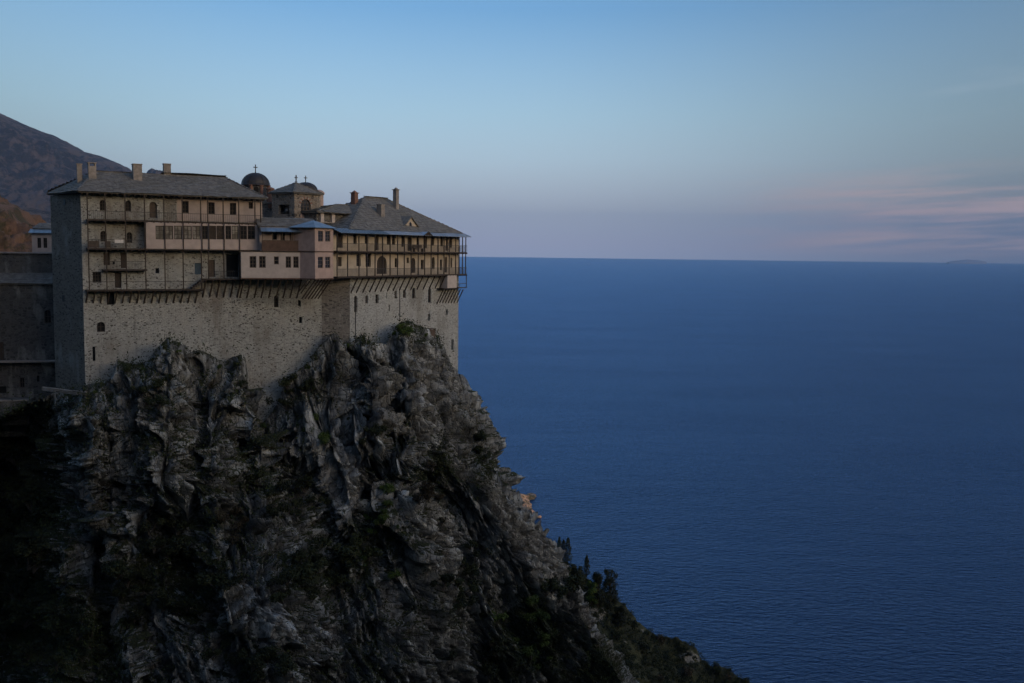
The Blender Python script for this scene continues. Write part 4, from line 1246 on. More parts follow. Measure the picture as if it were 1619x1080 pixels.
# zinc eaves roof over the gallery
zt_ = zE2 + .08
xg = RF.x(676, 368, OFFR + .4); gw = .95
ya_, yb_ = -OFFR - .45, -.05
xm1 = RF.x(609, 365, 1.0)
M_ZINC2 = simple('pale_zinc_sheet', (.50, .54, .60), .45, .18, .8, .5)
sheet_roof(rw, [(XR0 + .1, ya_, zr_e), (xm1, ya_, zr_e), (xm1, yb_, zt_), (XR0 + .1, yb_, zt_)])
sheet_roof(rw, [(xm1 + .01, ya_, zr_e + .004), (XE + .4, ya_, zr_e + .004), (XE + .4, yb_, zt_ + .004), (xm1 + .01, yb_, zt_ + .004)], .55, M_ZINC2)
sheet_roof(rw, [(XE + .4, ya_ + .01, zr_e), (XE + .4, 7.5, zr_e), (SR + .1, 7.5, zt_ - .01), (SR + .1, yb_, zt_ - .01)], .55, M_ZINC2)
m = MB(); g0, g1, gp = (xg - gw, ya_ - .12, zr_e - .02), (xg + gw, ya_ - .12, zr_e - .02), (xg, ya_ - .12, zr_e + .52)
gb = (xg, -.3, zr_e + .52)
m.slab([g0, gp, gb], .05); m.slab([gp, g1, gb], .05)
gr = m.build('gablet', M_ZINC2, rw)
m = MB(); m.bar(g0, gp, .1); m.bar(gp, g1, .1); m.add([(xg - gw + .1, ya_ + .02, zr_e), (xg + gw - .1, ya_ + .02, zr_e), (xg, ya_ + .02, zr_e + .46)], [(0, 1, 2)]); m.build('bargeboard', M_WOOD, gr)
# attic dormer
dl = RF.loc(649, 357, -.7); dt = RF.loc(649, 343, -.7); wd_ = (RF.x(662, 357, -.7) - RF.x(636, 357, -.7)) / 2
m = MB(); m.add([(dl.x - wd_, .7, dl.z - .3), (dl.x + wd_, .7, dl.z - .3), (dl.x, .7, dt.z), (dl.x - wd_, 3.4, dl.z - .3), (dl.x + wd_, 3.4, dl.z - .3), (dl.x, 3.6, dt.z)], [(0, 1, 2), (0, 3, 4, 1)])
dm = m.build('dormer', M_PLASTER_C, rroof)
m = MB(); m.slab([(dl.x - wd_ - .25, .45, dl.z - .38), (dl.x, .45, dt.z + .1), (dl.x, 4.2, dt.z + .1), (dl.x - wd_ - .25, 3.0, dl.z - .38)], .12)
m.slab([(dl.x, .45, dt.z + .102), (dl.x + wd_ + .25, .45, dl.z - .38), (dl.x + wd_ + .25, 3.0, dl.z - .38), (dl.x, 4.2, dt.z + .102)], .12); m.build('dormer_roof', M_SLATE, dm)
m = MB(); r_ = .26; cz_ = dl.z + .25
m.add([(dl.x - r_, .68, dl.z - .2), (dl.x + r_, .68, dl.z - .2)] + [(dl.x + r_ * math.cos(math.pi * k / 8), .68, cz_ + r_ * math.sin(math.pi * k / 8)) for k in range(9)], [tuple(range(11))]); m.build('dormer_window', M_GLASS, dm)
for px_, yb, yt, w, off_, cap, mt in ((626, 327, 299.5, .62, -4.2, 'hat', M_CHIM), (602, 340, 323, .8, -2.6, 'flat', M_CHIM), (560.5, 322, 304.5, .72, -6.0, 'hat', M_BRICK)):
    c = RF.loc(px_, yb, off_); h = RF.loc(px_, yt, off_).z - c.z
    chimney(rroof, (c.x, c.y, c.z), w, w, h - .1, mt, cap, 1.5)
# little closet hung under the sea corner
ca, cb = RF.x(c4(1018), 445, OFFR + .1), RF.x(c4(1090), 445, OFFR + .1)
cz0, cz1 = RF.z(715, c4y(860), OFFR + .1), zl - .17
oc = [Op(RF, c4(x), c4y(762), c4y(802), 2.6, 'window', off=OFFR + .1, bars=(0, 0)) for x in (1039, 1069)]
m = MB(); wall_sheet(m, ca, cb, cz0, cz1, -OFFR - .1, oc, .12)
m.poly([(ca, -OFFR - .1, cz0), (ca, -OFFR - .1, cz1), (ca, 0, cz1), (ca, 0, cz0)]); m.poly([(cb, -OFFR - .1, cz0), (cb, 0, cz0), (cb, 0, cz1), (cb, -OFFR - .1, cz1)]); m.poly([(ca, -OFFR - .1, cz0), (ca, 0, cz0), (cb, 0, cz0), (cb, -OFFR - .1, cz0)])
co = m.build('hanging_closet', M_PLASTER_L, rw); co['label'] = 'small white closet hung below the lower gallery at the sea corner'
fit(rw, oc, -OFFR - .1, .05)
m = MB(); m.box(ca - .9, XE, -OFFR, -.003, cz0 - .12, cz0 - .004); m.box(SR + .002, XE, -.003, 5, cz0 - .12, cz0 - .004); m.build('lower_platform', M_WOOD, rw)
m = MB(); m.box(cb + .05, XE, -OFFR, -OFFR + .05, cz0 + .55, cz0 + .62)
for k in range(5): m.box(cb + .1 + .22 * k, cb + .13 + .22 * k, -OFFR + .01, -OFFR + .04, cz0, cz0 + .55)
m.build('platform_rail', M_WOOD, rw)
m = MB(); m.box(XE - .1, XE - .02, -OFFR + .01, -OFFR + .1, cz0, zl); m.build('post', M_WOOD, rw)
struts(rw, RF, [c4(x) for x in (990, 1012, 1034, 1056, 1078, 1100, 1122, 1145)], c4y(872), lambda p: c4y(975) + (2 if p < 706 else 0), OFFR - .1, 0, .12, None, -.15)

# ---------------------------------------------------------------- 5. the upper storey with piers behind the gallery roof
VF = Frame(503, 131.5, 592, 141.0, ZB)
vw = VF.root('attic_storey', 'low attic storey with pale piers and slate roof behind the gallery', 'building')
vz0, vz1 = VF.z(545, 372), VF.z(545, 337.5)
m = MB(); m.box(0, VF.len, .25, 6, vz0, vz1); m.build('wall', M_STONE_D, vw)
for p in (509, 526.5, 552.5, 570.5, 588):
    x = VF.x(p, 345); m = MB(); m.box(x - .3, x + .3, -.1, .5, vz0, vz1 - .003); m.build('pier', M_PLASTER_L, vw)
m = MB(); m.box(-.1, VF.len + .1, -.15, .3, vz0 + (vz1 - vz0) * .52, vz0 + (vz1 - vz0) * .52 + .12); m.build('parapet_coping', M_CHIM, vw)
va = VF.loc(536, 323.5, -2.4); vb = VF.loc(546, 323.5, -2.6); vb.z = va.z
vroof = roof_of(vw, hip_faces(-.6, VF.len + .5, -.5, 6.4, vz1 + .02, va, vb), seed=71)
# long slope joining it to the main roof
q0, q1, q2 = VF.loc(556, 331, -1.2), VF.loc(628, 358, -.2), VF.loc(590, 352, .3)
roof_of(vw, [[(q2.x - 1.6, -.35, q2.z - .02), (q1.x, -.25, q1.z - .15), (q1.x, 1.6, q1.z + .7), (q0.x, 2.2, q0.z)]], 'lean_to_roof', seed=77)

# ---------------------------------------------------------------- 6. bell tower and the two domed churches
C0 = Vector((ux(466, 131.5), 131.5))
BTF = Frame(466, 131.5, 507, 135.1, ZB)
bt = BTF.root('bell_tower', 'small square stone bell tower with slate pyramid roof and arched window', 'tower')
a_ = BTF.len
bz0, bz1 = BTF.z(485, 362), BTF.z(485, 305.5)
ob = [Op(BTF, 483.5, 315, 338, 15.5, 'window', True, bars=(2, 3), mat=M_WOODL)]
m = MB(); wall_sheet(m, 0, a_, bz0, bz1, 0, ob, .25); m.poly([(a_, 0, bz0), (a_, a_, bz0), (a_, a_, bz1), (a_, 0, bz1)]); m.poly([(a_, a_, bz0), (0, a_, bz0), (0, a_, bz1), (a_, a_, bz1)])
# left face with the belfry opening
fo = (a_ * .22, a_ * .70, BTF.z(466, 338) , BTF.z(466, 323))
m.poly([(0, 0, bz0), (0, a_, bz0), (0, a_, fo[2]), (0, 0, fo[2])]); m.poly([(0, 0, fo[3]), (0, a_, fo[3]), (0, a_, bz1), (0, 0, bz1)])
m.poly([(0, 0, fo[2]), (0, fo[0], fo[2]), (0, fo[0], fo[3]), (0, 0, fo[3])]); m.poly([(0, fo[1], fo[2]), (0, a_, fo[2]), (0, a_, fo[3]), (0, fo[1], fo[3])])
for yy in (fo[0], fo[1]): m.poly([(0, yy, fo[2]), (.4, yy, fo[2]), (.4, yy, fo[3]), (0, yy, fo[3])])
m.poly([(0, fo[0], fo[2]), (0, fo[1], fo[2]), (.4, fo[1], fo[2]), (.4, fo[0], fo[2])]); m.poly([(0, fo[0], fo[3]), (.4, fo[0], fo[3]), (.4, fo[1], fo[3]), (0, fo[1], fo[3])])
m.build('wall', stone_mat('tower_rubble', (.27, .225, .19), (.09, .075, .065), 1.9, 3.0, .4), bt); fit(bt, ob, 0, .14)
m = MB(); m.box(1.2, 1.25, fo[0] - .3, fo[1] + .3, fo[2] - .3, fo[3] + .3); m.build('belfry_back', M_STONE_D, bt)
m = MB(); m.lathe((.55, (fo[0] + fo[1]) / 2, fo[2] + .35), [(.30, 0), (.24, .1), (.17, .3), (.1, .42), (.02, .46)], 12); m.build('bell', M_CHIM, bt)
# brick arch ring over the window
o_ = ob[0]; r_ = (o_.x1 - o_.x0) / 2; xc, zc = (o_.x0 + o_.x1) / 2, o_.z1 - r_
for k in range(13):
    th0, th1 = math.pi * (k + .06) / 13, math.pi * (k + .94) / 13
    m = MB(); pts = [(xc + rr_ * math.cos(t), zc + rr_ * math.sin(t)) for rr_, t in ((r_ + .02, th0), (r_ + .34, th0), (r_ + .34, th1), (r_ + .02, th1))]
    m.add([(x, -.03, z) for x, z in pts] + [(x, .06, z) for x, z in pts], [(0, 1, 2, 3), (0, 4, 5, 1), (1, 5, 6, 2), (2, 6, 7, 3), (3, 7, 4, 0)]); m.build('arch_brick', M_BRICK if k % 2 else M_CHIM, bt)
m = MB(); m.box(o_.x0 - .1, o_.x1 + .1, -.03, .03, o_.z0 - .7, o_.z0 - .05); m.build('apron_panel', M_PINK, bt)
apx = BTF.loc(466, 289.5, 0); apz = BTF.z(470, 289.5, -a_ / 2)
pa = (a_ / 2, a_ / 2, apz); e_ = .35
bc = [(-e_, -e_, bz1), (a_ + e_, -e_, bz1), (a_ + e_, a_ + e_, bz1), (-e_, a_ + e_, bz1)]
br = roof_of(bt, [[bc[k], bc[(k + 1) % 4], pa] for k in range(4)], seed=91, row=.4, wid=.5)
cross(br, (a_ / 2, a_ / 2, apz), 1.05)


def church(name, label, px_, D, y_top, y_spring, r_px, y_base, y_cross, n_win=8, roof_mat=None, scallop=True, body=None):
    top = at(px_, y_top, D); spr = at(px_, y_spring, D); base_ = at(px_, y_base, D); crs = at(px_, y_cross, D)
    r = r_px / FPX * D
    rt_ = root_at(name, label, 'church', (base_.x, base_.y, base_.z), .3)
    zs_, zt = spr.z - base_.z, top.z - base_.z
    d = MB(); N = 24
    d.lathe((0, 0, 0), [(r * 1.06, zs_ - .12), (r * 1.06, zs_)] + [(r * math.cos(math.pi / 2 * k / 9), zs_ + (zt - zs_) * math.sin(math.pi / 2 * k / 9)) for k in range(0, 10)], N)
    do = d.build('dome', M_LEAD, rt_, True)
    ribs = MB()
    for j in range(12):
        aa = 2 * math.pi * j / 12
        for k in range(8):
            p = [Vector((r * 1.005 * math.cos(math.pi / 2 * q / 9) * math.cos(aa), r * 1.005 * math.cos(math.pi / 2 * q / 9) * math.sin(aa), zs_ + (zt - zs_) * 1.005 * math.sin(math.pi / 2 * q / 9))) for q in (k, k + 1)]
            ribs.bar(p[0], p[1], .07)
    ro_ = ribs.build('dome_seams', M_LEAD, do); ro_['kind'] = 'stuff'
    m = MB(); m.lathe((0, 0, 0), [(r * .93, 0), (r * .93, zs_ - .12)], 8, math.pi / 8); m.build('drum', M_STONE_D, rt_)
    hw = min(zs_ * .62, 2.4)
    for k in range(8):
        aa = 2 * math.pi * k / 8; ca_, sa_ = math.cos(aa), math.sin(aa); rr_ = r * .93 * math.cos(math.pi / 8)
        w_ = r * .17; pts = [(-w_, zs_ - .3 - hw), (w_, zs_ - .3 - hw)] + [(w_ * math.cos(math.pi * q / 6), zs_ - .3 - w_ + w_ * math.sin(math.pi * q / 6)) for q in range(7)]
        m = MB(); m.add([(rr_ * ca_ - p * sa_ + .012 * ca_, rr_ * sa_ + p * ca_ + .012 * sa_, z) for p, z in pts], [tuple(range(len(pts)))]); m.build('drum_window', M_GLASS, rt_)
        ab = aa + math.pi / 8; rb_ = r * .95
        m = MB(); m.lathe((rb_ * math.cos(ab), rb_ * math.sin(ab), 0), [(r * .12, 0), (r * .12, zs_ - .25), (r * .17, zs_ - .2), (r * .17, zs_ - .08)], 8); m.build('pilaster', M_BRICK, rt_)
    cross(do, (0, 0, zt - .02), crs.z - top.z)
    if body:
        bw, bd, bh = body
        m = MB(); m.box(-bw / 2, bw / 2, -bd / 2, bd / 2, -6.0, -.003); m.build('nave', M_STONE_D, rt_)
        roof_of(rt_, hip_faces(-bw / 2 - .3, bw / 2 + .3, -bd / 2 - .3, bd / 2 + .3, 0.0, Vector((-.4, 0, .5)), Vector((.4, 0, .5))), 'nave_roof', seed=95, row=.5, wid=.8)
    return rt_


ch = church('domed_church', 'larger dark lead dome with cross on a brick drum behind the stone wing', 404.5, 139.0, 273.5, 292.5, 21.5, 322, 260, body=(6.0, 6.0, 4))
# a free-standing brick stair turret beside the dome
tq = at(427.5, 318, 137.0)
m = MB(); m.lathe((0, 0, -1), [(.5, 0), (.5, 2.5), (.6, 2.53), (.6, 2.68), (.4, 2.8), (.1, 2.9)], 10)
tr = m.build('brick_turret', M_BRICK); tr.location = tq; tr['label'] = 'small round red brick turret between the large dome and bell tower'; tr['category'] = 'turret'
ch2 = church('domed_chapel', 'smaller dark dome with cross right behind the bell tower', 483.5, 143.0, 288.5, 300.5, 18.0, 330, 277.5)
tq = at(504.5, 345, 138.5)
m = MB(); m.lathe((0, 0, -2), [(.62, 0), (.62, 5.2), (.78, 5.25), (.78, 5.5), (.55, 5.75), (.1, 5.9)], 10)
tr = m.build('apse_turret', M_PINK); tr.location = tq; tr['label'] = 'slim pinkish round turret at the right edge of the bell tower'; tr['category'] = 'turret'

# ---------------------------------------------------------------- 7. buildings in the shade at the far left
AF = Frame(-90, 124.0, 88, 127.0, ZB - 6)
an = AF.root('annex_building', 'dark stone annex with terrace ledges in deep shade at the left edge', 'building')
zt_a, zt_b, zt_c = AF.z(20, 401), AF.z(20, 449), AF.z(20, 690)
oa = [Op(AF, 75.5, 490, 511, 11, 'window', True), Op(AF, 2, 541, 570, 9, 'door'), Op(AF, 35, 597, 613, 8, 'window'), Op(AF, 60, 594, 604, 5, 'opening'), Op(AF, -40, 495, 515, 11, 'window', True), Op(AF, 4, 611, 622, 12, 'opening')]
m = MB(); wall_sheet(m, 0, AF.len, zt_c, zt_b, 0, oa, .35)
m.poly([(0, 0, zt_b), (AF.len, 0, zt_b), (AF.len, 6, zt_b), (0, 6, zt_b)])
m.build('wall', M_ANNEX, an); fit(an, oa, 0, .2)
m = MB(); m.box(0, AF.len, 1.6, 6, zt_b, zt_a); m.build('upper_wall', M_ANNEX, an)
roof_of(an, [[(-.2, -.35, zt_b + .03), (AF.len, -.35, zt_b + .03), (AF.len, 1.59, zt_b + 1.25), (-.2, 1.59, zt_b + 1.25)]], 'pent_roof', seed=101)
m = MB(); m.box(-.2, AF.len, 1.35, 6.2, zt_a + .002, zt_a + .16); m.build('coping', M_CHIM, an)
m = MB(); zz = AF.z(40, 571, 1.2); m.box(0, AF.len, -1.2, -.003, zz - .18, zz); m.build('ledge', M_CHIM, an)
m = MB(); zz = AF.z(40, 634, 3.5); m.box(0, AF.len - 3, -3.5, -.003, zz - 3, zz); m.build('terrace', M_ANNEX, an)
m = MB(); m.box(-.1, AF.len - 2.9, -3.62, -3.3, zz + .003, zz + .16); m.build('terrace_coping', M_CHIM, an)
VP = Frame(51, 134.0, 84, 134.6, ZB)
pv = VP.root('roof_pavilion', 'small pavilion with blue metal roof and two windows above the annex', 'building')
pz0, pz1 = VP.z(66, 404), VP.z(66, 368)
op_ = [Op(VP, 62.3, 376, 392, 6, 'window'), Op(VP, 71.8, 376, 392, 6, 'window')]
m = MB(); wall_sheet(m, 0, VP.len, pz0, pz1, 0, op_, .2); m.poly([(0, 0, pz0), (0, 0, pz1), (0, 3, pz1), (0, 3, pz0)]); m.box(0, VP.len, 2.9, 3, pz0, pz1); m.build('wall', M_PLASTER, pv); fit(pv, op_, 0, .08)
sheet_roof(pv, [(-.3, -.5, pz1 - .02), (VP.len + .2, -.5, pz1 - .02), (VP.len + .2, 1.0, pz1 + .5), (-.3, 1.0, pz1 + .5)])
roof_of(pv, [[(-.1, .95, pz1 + .52), (VP.len + .1, .95, pz1 + .52), (VP.len - .6, 2.4, pz1 + 1.2), (.5, 2.4, pz1 + 1.2)]], 'slate_roof', seed=111)
# path wall at the foot of the end wall, and the hut on the crag
pp = [at(x, y, d) for x, y, d in ((66, 612, 114.2), (90, 615, 113.4), (114, 618, 112.6), (136, 619.5, 112.0))]
for k in range(3):
    pass
m = MB()
for k in range(3): m.slab([pp[k], pp[k + 1], pp[k + 1] + Vector((0, .5, 0)), pp[k] + Vector((0, .4, 0))], .4)
pwall = m.build('parapet_wall', M_STONE_B); pwall['label'] = 'low pale parapet wall at the foot of the dark end wall'; pwall['category'] = 'wall'
q = at(681.5, 528, 143.3)
hut = root_at('plank_hut', 'small reddish plank box standing on the crag below the sea corner', 'hut', q, .9)
for k in range(6):
    m = MB(); m.box(-.9 + .3 * k + .01, -.9 + .3 * k + .29, -.05, .0, -1.0, .62 + .03 * (k % 3)); m.build('plank', M_WOODL if k % 2 else M_RED, hut)
m = MB(); m.box(-.9, .9, .0, 1.0, -1.0, .55); m.box(-1.0, 1.0, -.1, 1.1, .70, .76); m.build('body', M_WOODL, hut)

# ================================================================== vegetation
def leaf_mat(name, a, b):
    k = NT(name); v = k.coord('World')
    oi_ = k.n.new('ShaderNodeObjectInfo')
    c = k.mix(k.rng(k.noise(v, 1.3, 3), .35, .65), a, b)
    c = k.mix(1.0, c, k.rng(oi_.outputs['Random'], 0, 1, .65, 1.35, False), 'MULTIPLY')
    m = k.out(c, .8, 0, .25)
    return m


M_LEAF = leaf_mat('dark_evergreen_leaf', (.016, .021, .010), (.036, .043, .018))
M_LEAF_G = leaf_mat('green_leaf', (.045, .072, .016), (.085, .12, .030))
M_LEAF_B = leaf_mat('dry_leaf', (.035, .028, .018), (.065, .05, .028))
M_BARK = simple('bark', (.06, .05, .042), .9, .3, 6)


def leaf_cloud(rr, n, shape, size, up=.3):
    """n small leaf faces; shape() gives a point and an outward direction"""
    v, f = [], []
    for i in range(n):
        p, o = shape()
        d = Vector((rr.gauss(0, 1), rr.gauss(0, 1), rr.gauss(0, 1) + up)).normalized()
        nrm_ = (o * 1.0 + d * .9).normalized()
        a = nrm_.orthogonal().normalized(); a.rotate(Matrix.Rotation(rr.random() * 6.28, 3, nrm_)); b = nrm_.cross(a)
        s_ = size * rr.uniform(.6, 1.4); k = len(v)
        v += [p + a * s_, p + b * s_ * .45, p - a * s_, p - b * s_ * .45 + nrm_ * s_ * .15]; f.append((k, k + 1, k + 2, k + 3))
    return v, f


def shrub_mesh(seed, n=620, size=.11):
    rr = random.Random(seed)
    lumps = [(Vector((rr.gauss(0, .42), rr.gauss(0, .42), .35 + rr.random() * .55)), rr.uniform(.26, .5)) for _ in range(rr.randint(5, 9))]
    def shape():
        c, r = rr.choice(lumps)
        d = Vector((rr.gauss(0, 1), rr.gauss(0, 1), rr.gauss(.15, 1))).normalized()
        return c + d * r * rr.uniform(.55, 1.12), d
    v, f = leaf_cloud(rr, n, shape, size)
    me = bpy.data.meshes.new('foliage'); me.from_pydata(v, [], f); me.update()
    tw = MB()
    for c, r in lumps:
        tw.tube([(0, 0, -.35), (c.x * .4, c.y * .4, c.z * .35), (c.x, c.y, c.z)], [.05, .035, .012], 4)
    return me, tw


def proto(seed, mat):
    me, tw = shrub_mesh(seed); me.materials.append(mat)
    tme = bpy.data.meshes.new('stem'); tme.from_pydata(tw.v, [], tw.f); tme.update(); tme.materials.append(M_BARK)
    return me, tme


SHR = {'dark': [proto(s, M_LEAF) for s in (1, 2, 3, 4, 5)], 'green': [proto(s, M_LEAF_G) for s in (6, 7, 8)], 'dry': [proto(s, M_LEAF_B) for s in (9, 10)]}
GROUPS = {}


def shrub(p, r, kind, label, group, seed, flat=1.0):
    rr = random.Random(seed); me, tme = rr.choice(SHR[kind])
    o = bpy.data.objects.new('shrub', None); C.objects.link(o)
    o.location = p; o.rotation_euler = (rr.uniform(-.25, .25), rr.uniform(-.25, .25), rr.random() * 6.28)
    o.scale = (r * rr.uniform(.85, 1.2), r * rr.uniform(.85, 1.2), r * rr.uniform(.75, 1.05) * flat)
    o['label'] = label; o['category'] = 'shrub'; o['group'] = group
    for nm, m_ in (('foliage', me), ('stem', tme)):
        c = bpy.data.objects.new(nm, m_); C.objects.link(c); c.parent = o
    return o


rs = random.Random(99)
clusters = [  # x, y, spread x, spread y, count, radius range (m), kind, look, place
    (500, 895, 62, 42, 20, (.9, 1.9), 'dark', 'dark', 'the broad thicket low on the middle cliff'),
    (270, 850, 40, 30, 9, (.8, 1.6), 'dark', 'dark', 'the hollow low on the left cliff'),
    (330, 945, 55, 30, 12, (.9, 1.8), 'dark', 'dark', 'the slope under the left hollow'),
    (205, 935, 45, 40, 11, (.8, 1.7), 'dark', 'dark', 'the lower left cliff foot'),
    (420, 1050, 60, 24, 10, (.8, 1.7), 'dark', 'dark', 'the bottom edge below the pale boulders'),
    (35, 860, 45, 170, 26, (1.2, 2.6), 'dark', 'tall dark', 'the shaded gully at the left edge'),
    (600, 840, 34, 60, 16, (.45, 1.1), 'green', 'green', 'the grassy chute mid cliff'),
    (840, 985, 34, 60, 18, (.6, 1.5), 'green', 'green', 'the grassy strip near the right foot'),
    (735, 900, 34, 60, 14, (.8, 1.7), 'dark', 'dark', 'the cleft on the right half'),
    (790, 1050, 60, 26, 12, (.8, 1.7), 'dark', 'dark', 'the bottom of the right cleft'),
    (450, 775, 52, 34, 11, (.6, 1.3), 'dark', 'dark', 'the rock shelf under the stone wing'),
    (690, 775, 30, 26, 7, (.8, 1.5), 'dry', 'brown', 'the upper right cliff face'),
    (380, 830, 30, 26, 6, (.7, 1.3), 'dry', 'brown', 'the patch left of the broad thicket'),
    (765, 705, 16, 34, 8, (.7, 1.4), 'dark', 'dark', 'the steep right skyline of the cliff'),
    (470, 615, 24, 18, 8, (.5, 1.2), 'dark', 'dark', 'the foot of the pale wall tongue'),
    (640, 520, 16, 8, 5, (.5, 1.0), 'green', 'pale green', 'the crag top at the wall foot'),
    (250, 600, 36, 26, 7, (.5, 1.0), 'dark', 'dark', 'the pinnacle below the left wall'),
    (500, 680, 18, 16, 4, (.5, 1.0), 'green', 'green', 'the niche below the wall'),
    (600, 690, 24, 24, 5, (.5, 1.1), 'dark', 'dark', 'the recess under the crag'),
    (900, 920, 26, 40, 9, (.9, 1.8), 'dark', 'dark', 'the gap behind the right pale rib'),
    (130, 1020, 60, 40, 10, (.8, 1.6), 'dark', 'dark', 'the bottom left corner'),
]
n_s = 0
for x, y, sx0, sy0, cnt, (r0, r1), kind, look, place in clusters:
    for k in range(cnt):
        qx, qy = rs.gauss(0, sx0 * .6), rs.gauss(0, sy0 * .6)
        p = cliff_hit(x + qx, y + qy)
        if p is None: continue
        r = rs.uniform(r0, r1)
        lab = ('large ' if r > (r0 + r1) / 2 else 'small ') + look + ' shrub at the ' + ('upper ' if qy < -sy0 * .2 else 'lower ' if qy > sy0 * .2 else 'middle ') + ('left' if qx < 0 else 'right') + ' of ' + place
        shrub(p + Vector((0, -.15, -.1)), r, kind, lab, look + ' shrubs in ' + place, n_s); n_s += 1
crs = random.Random(321)
for k in range(26):
    x = 140 + 580 * (k + crs.random() * .8) / 26
    p = cliff_hit(x, float(np.interp(x, crest[:, 0], crest[:, 1])) + 7)
    if p is None: continue
    r = crs.uniform(.28, .6); lab = ('bushy ' if r > .44 else 'small ') + ('green' if k % 3 == 0 else 'dark') + ' weed at the foot of the ' + ('left' if x < 300 else 'middle' if x < 520 else 'right') + ' stretch of the great wall'
    shrub(p + Vector((0, .1, -.1)), r, 'green' if k % 3 == 0 else 'dark', lab, 'weeds along the wall foot', 700 + k)
# small grass tufts in the cracks: too many to count
ok = np.argwhere(front & (np.clip(vegv, 0, 1) > .38) & (cliff_py < 1120) & (cliff_px > -40))
rn = np.random.default_rng(5)
sel = ok[rn.choice(len(ok), min(22000, len(ok)), replace=False)]
bp = P_CLIFF[sel[:, 0], sel[:, 1]]; bn = nn[sel[:, 0], sel[:, 1]] * .6 + np.array([.1, -.35, .6])
K_ = 8; n_ = len(sel)
rad = ((.10 + .34 * rn.random(n_) ** 2) * (1 + .9 * np.clip((vegv[sel[:, 0], sel[:, 1]] - .5) / .3, 0, 1)))[:, None, None]
ctr_ = bp[:, None] + rn.normal(0, 1, (n_, K_, 3)) * rad * .8 + bn[:, None] * rad * .8
d1 = rn.normal(0, 1, (n_, K_, 3)); d1 /= np.linalg.norm(d1, axis=-1, keepdims=True)
d2 = np.cross(d1, rn.normal(0, 1, (n_, K_, 3))); d2 /= np.linalg.norm(d2, axis=-1, keepdims=True) + 1e-9
sz = (.05 + .10 * rn.random((n_, K_, 1))) * (.6 + 1.2 * rad)
quad = np.stack([ctr_ + d1 * sz, ctr_ + d2 * sz * .5, ctr_ - d1 * sz, ctr_ - d2 * sz * .5], 2).reshape(-1, 3)
me = bpy.data.meshes.new('grass_tufts'); me.from_pydata([tuple(v) for v in quad.tolist()], [], [(4 * i, 4 * i + 1, 4 * i + 2, 4 * i + 3) for i in range(n_ * K_)]); me.update(); me.materials.append(leaf_mat('tuft_leaf', (.024, .036, .012), (.062, .080, .024)))
go = bpy.data.objects.new('grass_tufts', me); C.objects.link(go); go['kind'] = 'stuff'; go['label'] = 'short dark green grass tufts in the cracks of the cliff'; go['category'] = 'grass'

# ---- lower slope: scrub mass, cypresses and trees
lfront = (lt >= 0)


def low_hit(x, y):
    m_ = lfront & (np.abs(lpx - x) < 7) & (np.abs(lpy - y) < 7)
    if not m_.any(): return None
    pts = LP[m_]; return Vector(pts[np.argmin(pts[:, 1])])


li = np.argwhere(lfront & (lt < .55) & (lpx > 780) & (lpx < 1330))
lsel = li[rn.choice(len(li), 2600, replace=False)]
sv, sf = [], []
srr = random.Random(12)
for a_, b_ in lsel:
    p = Vector(LP[a_, b_]); r = srr.uniform(.5, 1.5)
    if lpale[a_, b_] > .55 and srr.random() < .8: continue
    def shp():
        d = Vector((srr.gauss(0, 1), srr.gauss(0, 1), srr.gauss(.3, 1))).normalized()
        return p + Vector((d.x * r, d.y * r, abs(d.z) * r * .9)) * srr.uniform(.5, 1.1), d
    v_, f_ = leaf_cloud(srr, 46, shp, .26); k = len(sv)
    sv += [tuple(q) for q in v_]; sf += [tuple(i + k for i in q) for q in f_]
me = bpy.data.meshes.new('scrub'); me.from_pydata(sv, [], sf); me.update(); me.materials.append(M_LEAF)
so = bpy.data.objects.new('scrub', me); C.objects.link(so); so['kind'] = 'stuff'; so['label'] = 'dense low evergreen scrub covering the slope at lower right'; so['category'] = 'scrub'


def cypress(x, yb, yt, w, label, seed):
    p = low_hit(x, yb + 4) or at(x, yb, 292)
    p = Vector((p.x, p.y, at(x, yb, p.y).z)); H = at(x, yt, p.y).z - p.z; W = w / FPX * p.y / 2 * 1.45
    o = root_at('cypress_tree', label, 'tree', p - Vector((0, 0, .8)), seed, 'cypress trees on the ridge')
    rr = random.Random(seed)
    def shp():
        t = rr.random() ** .8; a = rr.random() * 6.28
        r = W * (min(1, t * 6) * (1 - t) ** .55 * 1.25 + .03) * rr.uniform(.6, 1.15) * (1 + .25 * math.sin(7 * t * 3 + a * 2))
        return Vector((r * math.cos(a), r * math.sin(a), .5 + (H + .3) * t)), Vector((math.cos(a), math.sin(a), .6))
    v, f = leaf_cloud(rr, 1500, shp, .2, 1.0)
    me = bpy.data.meshes.new('crown'); me.from_pydata(v, [], f); me.update(); me.materials.append(M_LEAF)
    c = bpy.data.objects.new('crown', me); C.objects.link(c); c.parent = o
    m = MB(); m.tube([(0, 0, -1), (.03, 0, H * .4), (0, 0, H * .9)], [.16, .1, .03], 6); m.build('trunk', M_BARK, o)


cypress(883, 893, 849, 7.5, 'leftmost slender cypress of the group on the ridge against the sea', 1)
cypress(896.5, 897, 853, 8, 'middle cypress close to its right neighbour on the ridge', 2)
cypress(903.5, 897, 850, 8.5, 'rightmost cypress of the close pair on the ridge', 3)
cypress(934, 910, 878, 6.5, 'lone small cypress standing right of the close pair', 4)


